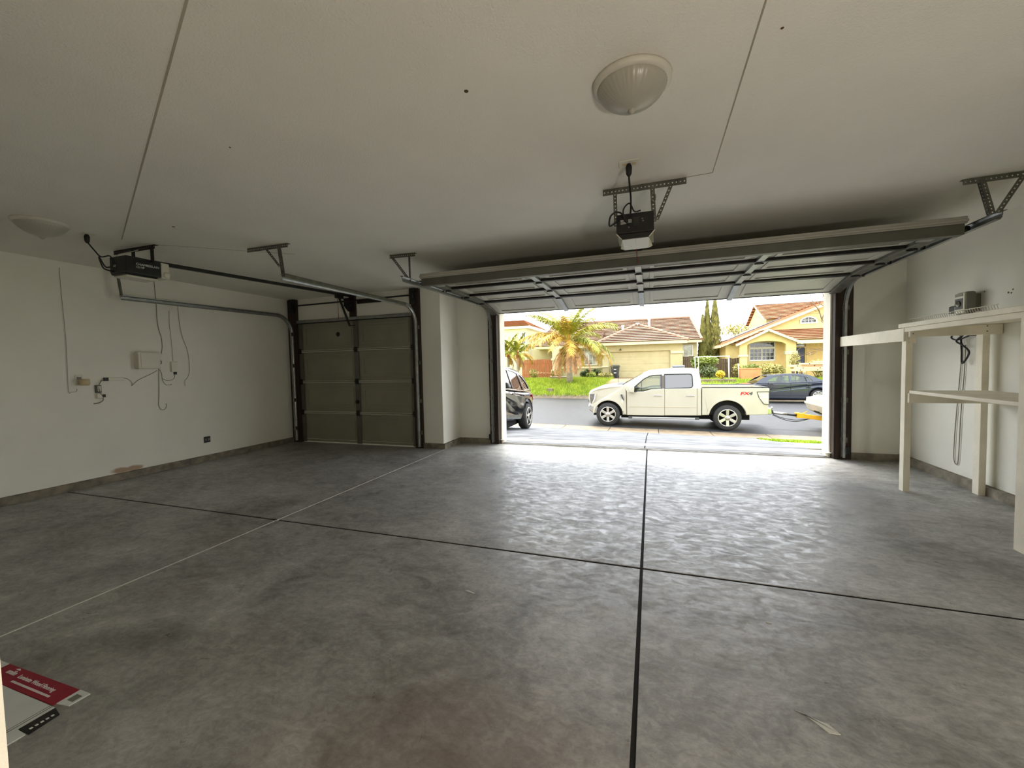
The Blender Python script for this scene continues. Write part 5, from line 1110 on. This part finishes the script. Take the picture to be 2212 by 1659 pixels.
t = thing('trash_bin', (-2.62, 32.4, .14), 'dark grey wheeled trash bin by the neighbour\'s garage door', 'bin')
MB().add([(-2.85, 32.2, .14), (-2.39, 32.2, .14), (-2.39, 32.6, .14), (-2.85, 32.6, .14), (-2.93, 32.08, 1.02), (-2.31, 32.08, 1.02), (-2.31, 32.68, 1.02), (-2.93, 32.68, 1.02)], [(0, 3, 2, 1), (4, 5, 6, 7), (0, 1, 5, 4), (1, 2, 6, 5), (2, 3, 7, 6), (3, 0, 4, 7)]).build('tub', m_dgrey, t, bevel=.02)
MB().prism([(-2.97, 1.02), (-2.27, 1.02), (-2.27, 1.07), (-2.34, 1.14), (-2.90, 1.14), (-2.97, 1.07)], XZ(32.04), XZ(32.74)).build('lid', M('bin_lid', (84, 88, 78), .6), t, bevel=.02)
for z, w_ in ((.79, .09), (.52, .09)): MB().box(-2.62-w_, -2.62+w_, 32.10, 32.14, z, z+.05).build('label', m_ink, t)
MB().box(-2.72, -2.52, 32.10, 32.16, .62, .70).build('grip', m_black, t); MB().box(-2.74, -2.50, 32.12, 32.2, .18, .44).build('front_rib', m_black, t)
for x in (-2.85, -2.42): MB().lathe([(.1, 0), (.1, .05)], (x, 32.65, .24), 'X', 16).build('wheel', m_black, t)

t = thing('boxy_object', (1.6, 28, 0), 'white and grey box-shaped object on the far driveway, behind the pickup cab', 'chest')  # box stands in for a vehicle top half hidden by the cab
MB().box(1.22, 1.98, 27.7, 28.3, G(1.6, 28)+.02, .93).build('body', m_frame, t, bevel=.02); MB().box(1.26, 2.0, 27.68, 28.32, .95, 1.06).build('lid', M('grey_lid', (130, 134, 142), .35), t, bevel=.03); MB().box(1.30, 1.9, 27.69, 28.3, .93, .955).build('seal', m_dgrey, t)

# ------------------------------------------------------------------ plants
m_lf = M('leaf_green', (92, 112, 36), 0.65, var=.4, vs=3, c2=(150, 160, 60))
m_lfd = M('leaf_dark', (56, 70, 30), 0.65, var=.4, vs=3, c2=(104, 112, 52))
m_lfy = M('leaf_yellow', (206, 178, 40), 0.65, var=.3, vs=4)
m_lfo = M('leaf_olive', (134, 128, 56), 0.7, var=.35, vs=3, c2=(178, 164, 84))
m_cyp = M('cypress_green', (104, 104, 48), 0.75, var=.4, vs=3, c2=(150, 144, 70))
m_pg = M('palm_green', (112, 122, 30), 0.6, var=.3, vs=2.5, c2=(176, 172, 52))
m_pg2 = M('palm_gold', (188, 142, 36), 0.6, var=.3, vs=2.5, c2=(226, 186, 78))
m_pdry = M('palm_dry', (166, 122, 76), 0.8, var=.3, vs=4)
m_bark = M('grey_bark', (158, 146, 122), 0.85, var=.3, vs=4, stretch=(1, 1, 9), bump=.5, bs=20)
m_barkd = M('brown_bark', (110, 88, 66), 0.85, var=.3, vs=6)
m_sheath = M('orange_leaf_sheath', (190, 104, 50), 0.7, var=.25, vs=6)

def frond(az, el, L, droop, mat, base, width=.5, n=22, rn=rnd, bare=.22):
    base = Vector(base); h = Vector((math.cos(az), math.sin(az), 0)); pts = []
    for i in range(n+1):
        t = i/n; d = el-droop*t; 
        if i == 0: p = base.copy()
        else: p = pts[-1]+(h*math.cos(d)+Vector((0, 0, math.sin(d))))*(L/n)
        pts.append(p)
    mb = MB(); mb.tube(pts, [.028*(1-.85*i/n)+.003 for i in range(n+1)], 5)
    sd_ = Vector((-h.y, h.x, 0))
    for i in range(int(n*bare), n):
        for s_ in (-1, 1):
            for sub in (0, .2, .4, .6, .8):
                p = pts[i].lerp(pts[i+1], sub); t = i/n; d = (pts[i+1]-pts[i]).normalized()
                l = width*(1.0-.55*abs(t-.45)/.55)*rn.uniform(.8, 1.15)
                q = p+(sd_*s_*rn.uniform(.35, .8)+d*.55+Vector((0, 0, rn.uniform(-.75, .05))))*l
                m_ = p.lerp(q, .45)+Vector((0, 0, .04)); w_ = d*.022
                mb.add([p-w_, p+w_, m_+w_*1.2, q, m_-w_*1.2], [(0, 1, 2, 4), (4, 2, 3)])
    return mb
def palm(x, y, h, L, label, nf, r=.2, seed=3, gold=.45):
    rn = random.Random(seed); z0 = G(x, y)
    t = thing('palm_tree', (x, y, z0), label, 'palm', 'palms on the lawn')
    MB().tube([(x, y, z0-.1), (x+.02, y, z0+h*.3), (x+.03, y, z0+h*.75), (x, y, z0+h)], [r*1.05, r*.9, r*.85, r*.6], 14).build('trunk', m_bark, t, smooth=True)
    top = (x, y, z0+h)
    MB().lathe([(r*.75, z0+h-.2), (r*.65, z0+h+.3), (r*.35, z0+h+1.0*L/3), (.03, z0+h+1.25*L/3)], (x, y, 0), n=12).build('crown_shaft', m_sheath, t, smooth=True)
    for i in range(nf):
        az = 2*PI*i/nf*2.4+rn.uniform(-.2, .2); u = i/nf
        el = 1.5-1.1*u+rn.uniform(-.1, .1); dr_ = .85+1.0*u+rn.uniform(-.1, .2)
        frond(az, el, L*rn.uniform(.85, 1.1), dr_, m_pg2 if rn.random() < gold*u*1.8 else m_pg, (top[0], top[1], top[2]+.3*L/3*(1-u)), .62*L/3, 20, rn).build('frond', m_pg2 if rn.random() < gold*u*1.9 else m_pg, t)
    for i in range(max(4, nf//4)):
        az = rn.uniform(0, 2*PI); frond(az, -.1+rn.uniform(-.3, .3), L*.75, 1.5, m_pdry, (x, y, z0+h-.05), .32*L/3, 14, rn, .45).build('dry_frond', m_pdry, t)
    return t
palm(-5.36, 28.0, 2.5, 3.5, 'large palm with arching yellow-green fronds on the lawn', 40, .22, 5)
palm(-9.7, 29.8, 1.9, 1.7, 'small palm right of its twin, beside the crossover roof', 18, .11, 8, .3)
palm(-10.75, 30.6, 2.0, 1.7, 'small palm at the left edge of the doorway view', 18, .11, 9, .3)
frond(-.4+PI, .15, 2.3, .15, m_pdry, (-5.8, 27.3, G(-6, 27.3)+.75), .28, 14, rnd, .5).build('fallen_frond', m_pdry, None, label='dry fallen frond leaning on the lawn beside the large palm', cat='palm frond')

def shrub(x, y, rx, rz, n, mat, label, size=.09, stems=4, ry=None, zoff=0.0, group='shrubs across the street', cat='shrub', name='shrub'):
    z0 = G(x, y); t = thing(name, (x, y, z0), label, cat, group)
    ry = ry or rx*.8; mb = MB(); rn = random.Random(int(x*97+y*13))
    k_ = max(3, int(rx*5))
    for i in range(k_):
        a = rn.uniform(0, 2*PI); q = rn.uniform(.1, .6)
        mb.leaves(n//k_, (x+math.cos(a)*rx*q, y+math.sin(a)*ry*q, z0+zoff+rz*rn.uniform(.75, 1.25)), (rx*.55, ry*.55, rz*.62), size, .25, rn)
    mb.build('foliage', mat, t)
    mb = MB()
    for i in range(stems): a = 2*PI*i/stems; mb.tube([(x, y, z0-.05), (x+math.cos(a)*rx*.2, y+math.sin(a)*ry*.2, z0+rz*.6+zoff*.6), (x+math.cos(a)*rx*.5, y+math.sin(a)*ry*.5, z0+rz*1.2+zoff)], [.03, .02, .008], 5)
    mb.build('stems', m_barkd, t)
    return t
shrub(-4.75, 32.3, .55, .45, 900, m_lfd, 'round dark shrub under the neighbour\'s window')
shrub(-3.95, 32.1, .55, .42, 900, m_lfd, 'dark shrub beside the neighbour\'s garage pillar')
shrub(-4.4, 31.6, .5, .3, 700, m_lf, 'low green shrub in front of the two dark shrubs')
shrub(-7.3, 31.9, .45, .42, 500, m_lfo, 'small bronze shrub at the foot of the porch pillar')
shrub(-3.0, 30.8, .7, .3, 700, m_lfo, 'low yellowish ground cover beside the far driveway', .07)
shrub(3.85, 31.2, 1.15, .55, 2600, m_lf, 'broad leafy bush above the pipe frame', .12, 5, zoff=.55)
shrub(3.6, 30.2, .9, .55, 1300, m_lfd, 'dark undergrowth behind the pipe frame', .09)
shrub(4.3, 28.9, .42, .36, 900, m_lfy, 'bright yellow leafy bush inside the pipe frame', .08)
shrub(5.3, 30.0, .5, .65, 700, m_lfo, 'sparse olive shrub beside the pipe frame post', .07)
shrub(6.0, 29.4, .6, .35, 900, m_lf, 'big-leaved green plant in the terracotta planter', .14, 4, zoff=.35)
shrub(7.3, 29.6, .85, .55, 1700, m_lfo, 'wide olive shrub right of the terracotta planter', .08)
shrub(8.5, 30.2, .5, .95, 500, m_lfo, 'tall sparse bronze shrub in front of the arched porch', .06)
shrub(9.6, 29.6, 1.1, .65, 1600, m_lfo, 'olive shrub behind the stacked planks', .08)
shrub(10.2, 27.6, .9, .5, 1300, m_lfo, 'tangled dry shrub under the stacked planks', .07)
shrub(-9.0, 32.0, .6, .5, 600, m_lfo, 'olive shrub in front of the red-brown fence', .07)
def cypress(x, y, z1, r, label):
    z0 = G(x, y); t = thing('cypress', (x, y, z0), label, 'tree', 'cypress trees between the houses'); mb = MB(); rn = random.Random(int(x*51))
    for i in range(2600):
        u = rn.random()**.8; z = z0+.3+(z1-z0-.3)*u; rr = r*(1-u**2.2)*(.55+.45*min(1, u*6))*rn.uniform(.55, 1.05); a = rn.uniform(0, 2*PI)
        p = Vector((x+rr*math.cos(a), y+rr*math.sin(a), z)); d = Vector((math.cos(a)*.35, math.sin(a)*.35, 1)).normalized(); s_ = d.cross(Vector((math.cos(a), math.sin(a), .2))).normalized()
        l = rn.uniform(.12, .28); mb.add([p-d*l*.3, p+s_*l*.3, p+d*l, p-s_*l*.3], [(0, 1, 2, 3)])
    mb.build('foliage', m_cyp, t); MB().tube([(x, y, z0-.1), (x, y, z1-.6)], [.12, .02], 8).build('trunk', m_barkd, t)
cypress(3.92, 36.0, 4.85, .42, 'shortest cypress, leftmost of the three between the houses')
cypress(4.28, 36.3, 6.1, .42, 'middle slender cypress between the two houses')
cypress(4.82, 36.2, 6.25, .55, 'tallest cypress, nearest the yellow house')
def tree(x, y, zc, rx, rz, n, mat, label, size=.16):
    z0 = G(x, y); t = thing('leafy_tree', (x, y, z0), label, 'tree'); mb = MB(); rn = random.Random(int(x*31+y))
    for i in range(9):
        a = rn.uniform(0, 2*PI); q = rn.uniform(.15, .7); c = (x+math.cos(a)*rx*q, y+math.sin(a)*rx*q, zc+rz*rn.uniform(-.55, .6)); mb.leaves(n//9, c, (rx*.45, rx*.45, rz*.42), size, .2, rn)
    mb.build('foliage', mat, t); MB().tube([(x, y, z0-.1), (x, y, zc)], [.2, .1], 8).build('trunk', m_barkd, t)
tree(9.3, 47, 4.0, 2.4, 1.3, 1500, m_lfo, 'olive-leaved tree behind the solar panel roof')
tree(-12.0, 47, 4.2, 1.6, 1.0, 1100, m_lf, 'leafy treetop between the pale two-storey house and the large palm', .14)
tree(-6.5, 46, 4.6, 3.0, 1.2, 900, m_lfo, 'thin treetop behind the brown tiled roof', .12)
bt = thing('bare_tree', (10.4, 27.2, G(9, 27.2)), 'bare-branched tree at the right edge of the doorway view', 'tree')
mb = MB(); rb = random.Random(21)
def branch(p, d, L, r, depth):
    pts = [Vector(p)]; d = Vector(d).normalized()
    for i in range(5):
        d = (d+Vector((rb.gauss(0, .14), rb.gauss(0, .12), rb.gauss(.03, .12)))).normalized(); pts.append(pts[-1]+d*L/5)
        if depth and i > 0: branch(pts[-1], (d+Vector((rb.gauss(0, .7), rb.gauss(0, .5), rb.gauss(.1, .5)))), L*.55, r*.5, depth-1)
    mb.tube(pts, [r*(1-.15*i) for i in range(6)], 4)
branch((10.4, 27.2, 2.2), (-.9, -.1, .5), 2.4, .055, 2); branch((10.4, 27.2, 2.4), (-.6, .1, .8), 2.4, .055, 2); branch((10.4, 27.2, 2.5), (-.8, .1, .9), 2.6, .055, 2); branch((10.4, 27.2, 1.9), (-.9, .1, .22), 2.0, .045, 2); branch((10.4, 27.2, 2.4), (.6, 0, .8), 2.2, .05, 2)
mb.build('branches', m_barkd, bt); MB().tube([(10.4, 27.2, -.6), (10.42, 27.2, 1.0), (10.4, 27.2, 2.5)], [.13, .1, .07], 8).build('trunk', m_barkd, bt, smooth=True)

# ------------------------------------------------------------------ yard things
t = thing('pipe_frame', (3.75, 29, .15), 'white pipe frame with a top rail around the yellow bush', 'frame')
for x, y in ((2.72, 29.0), (2.95, 29.3), (4.68, 29.0), (5.25, 29.1)): MB().tube([(x, y, .0), (x-.02, y, 1.6 if x < 5 else 1.1)], .025 if x != 4.68 else .04, 8).build('post', m_frame, t, smooth=True)
MB().tube([(2.68, 29.0, 1.57), (4.72, 29.0, 1.57)], .028, 8).build('top_rail', m_frame, t, smooth=True)
tag(MB().box(2.6, 4.9, 27.95, 28.25, -.1, .16).build('garden_edging', m_gutter, None, bevel=.03), 'low tan garden edging in front of the yellow bush', 'edging')
m_terra = M('terracotta', (208, 140, 92), .8, var=.12)
t = thing('planter', (5.9, 29.2, .1), 'long terracotta planter box with big green leaves', 'planter')
MB().add([(5.35, 28.9, .1), (6.35, 28.9, .1), (6.35, 29.6, .1), (5.35, 29.6, .1), (5.3, 28.85, .74), (6.42, 28.85, .74), (6.42, 29.65, .74), (5.3, 29.65, .74)], [(0, 3, 2, 1), (4, 5, 6, 7), (0, 1, 5, 4), (1, 2, 6, 5), (2, 3, 7, 6), (3, 0, 4, 7)]).build('box', m_terra, t, bevel=.02); MB().box(5.28, 6.44, 28.82, 29.68, .74, .80).build('rim', m_terra, t, bevel=.01)
m_plank = M('weathered_plank', (216, 186, 140), .8, var=.18, vs=4, stretch=(1, 8, 8))
lb = ['thick pale plank, lowest of the stack beside the bare tree', 'pale plank lying second from the bottom of the stack', 'pale plank with dark knots in the middle of the stack', 'narrow pale plank near the top of the stack', 'short pale plank on top of the stack']
for i, (x0, x1, y, z, h_) in enumerate(((7.45, 11.5, 26.8, .62, .11), (7.62, 11.6, 26.95, .74, .10), (7.40, 11.5, 27.1, .85, .12), (7.9, 11.5, 26.9, .98, .08), (8.6, 11.4, 27.0, 1.08, .07))):
    p_ = MB().box(x0, x1, y-.16, y+.16, z, z+h_).build('lumber_plank', m_plank, None, bevel=.008, label=lb[i], cat='plank', group='planks in the yard stack')
    for q in range(4): MB().lathe([(.03, 0), (.025, -.004)], (x0+.4+q*.8, y-.161, z+h_/2), 'Y', 8).build('bolt_hole', m_dark, p_)
for x, l_ in ((8.0, 'wooden trestle under the left end of the plank stack'), (11.0, 'wooden trestle under the right end of the plank stack')):
    t = thing('trestle', (x, 26.95, G(x, 26.95)), l_, 'trestle', 'trestles under the planks')
    MB().box(x-.05, x+.05, 26.5, 27.4, .54, .62).build('beam', m_plank, t)
    for yy in (26.6, 27.3):
        for dx in (-.25, .25): MB().beam((x, yy, .56), (x+dx, yy, G(x, yy)-.02), .06, .06).build('leg', m_plank, t)
for x, y, h_, n_ in ((-6.55, 30.4, .22, 'low pale stone block on the lawn left of the large palm'), (-6.25, 26.1, .16, 'small pale utility cover at the lawn edge')):
    tag(slabx(MB(), [(x-.75 if h_ > .2 else x-.18, G(x, y)-.05), (x+.75 if h_ > .2 else x+.18, G(x, y)-.05), (x+.7 if h_ > .2 else x+.16, G(x, y)+h_+.05), (x-.72 if h_ > .2 else x-.16, G(x, y)+h_+.06)], y-.2, y+.2, .04).build('stone_block', m_gutter, None), n_, 'stone')
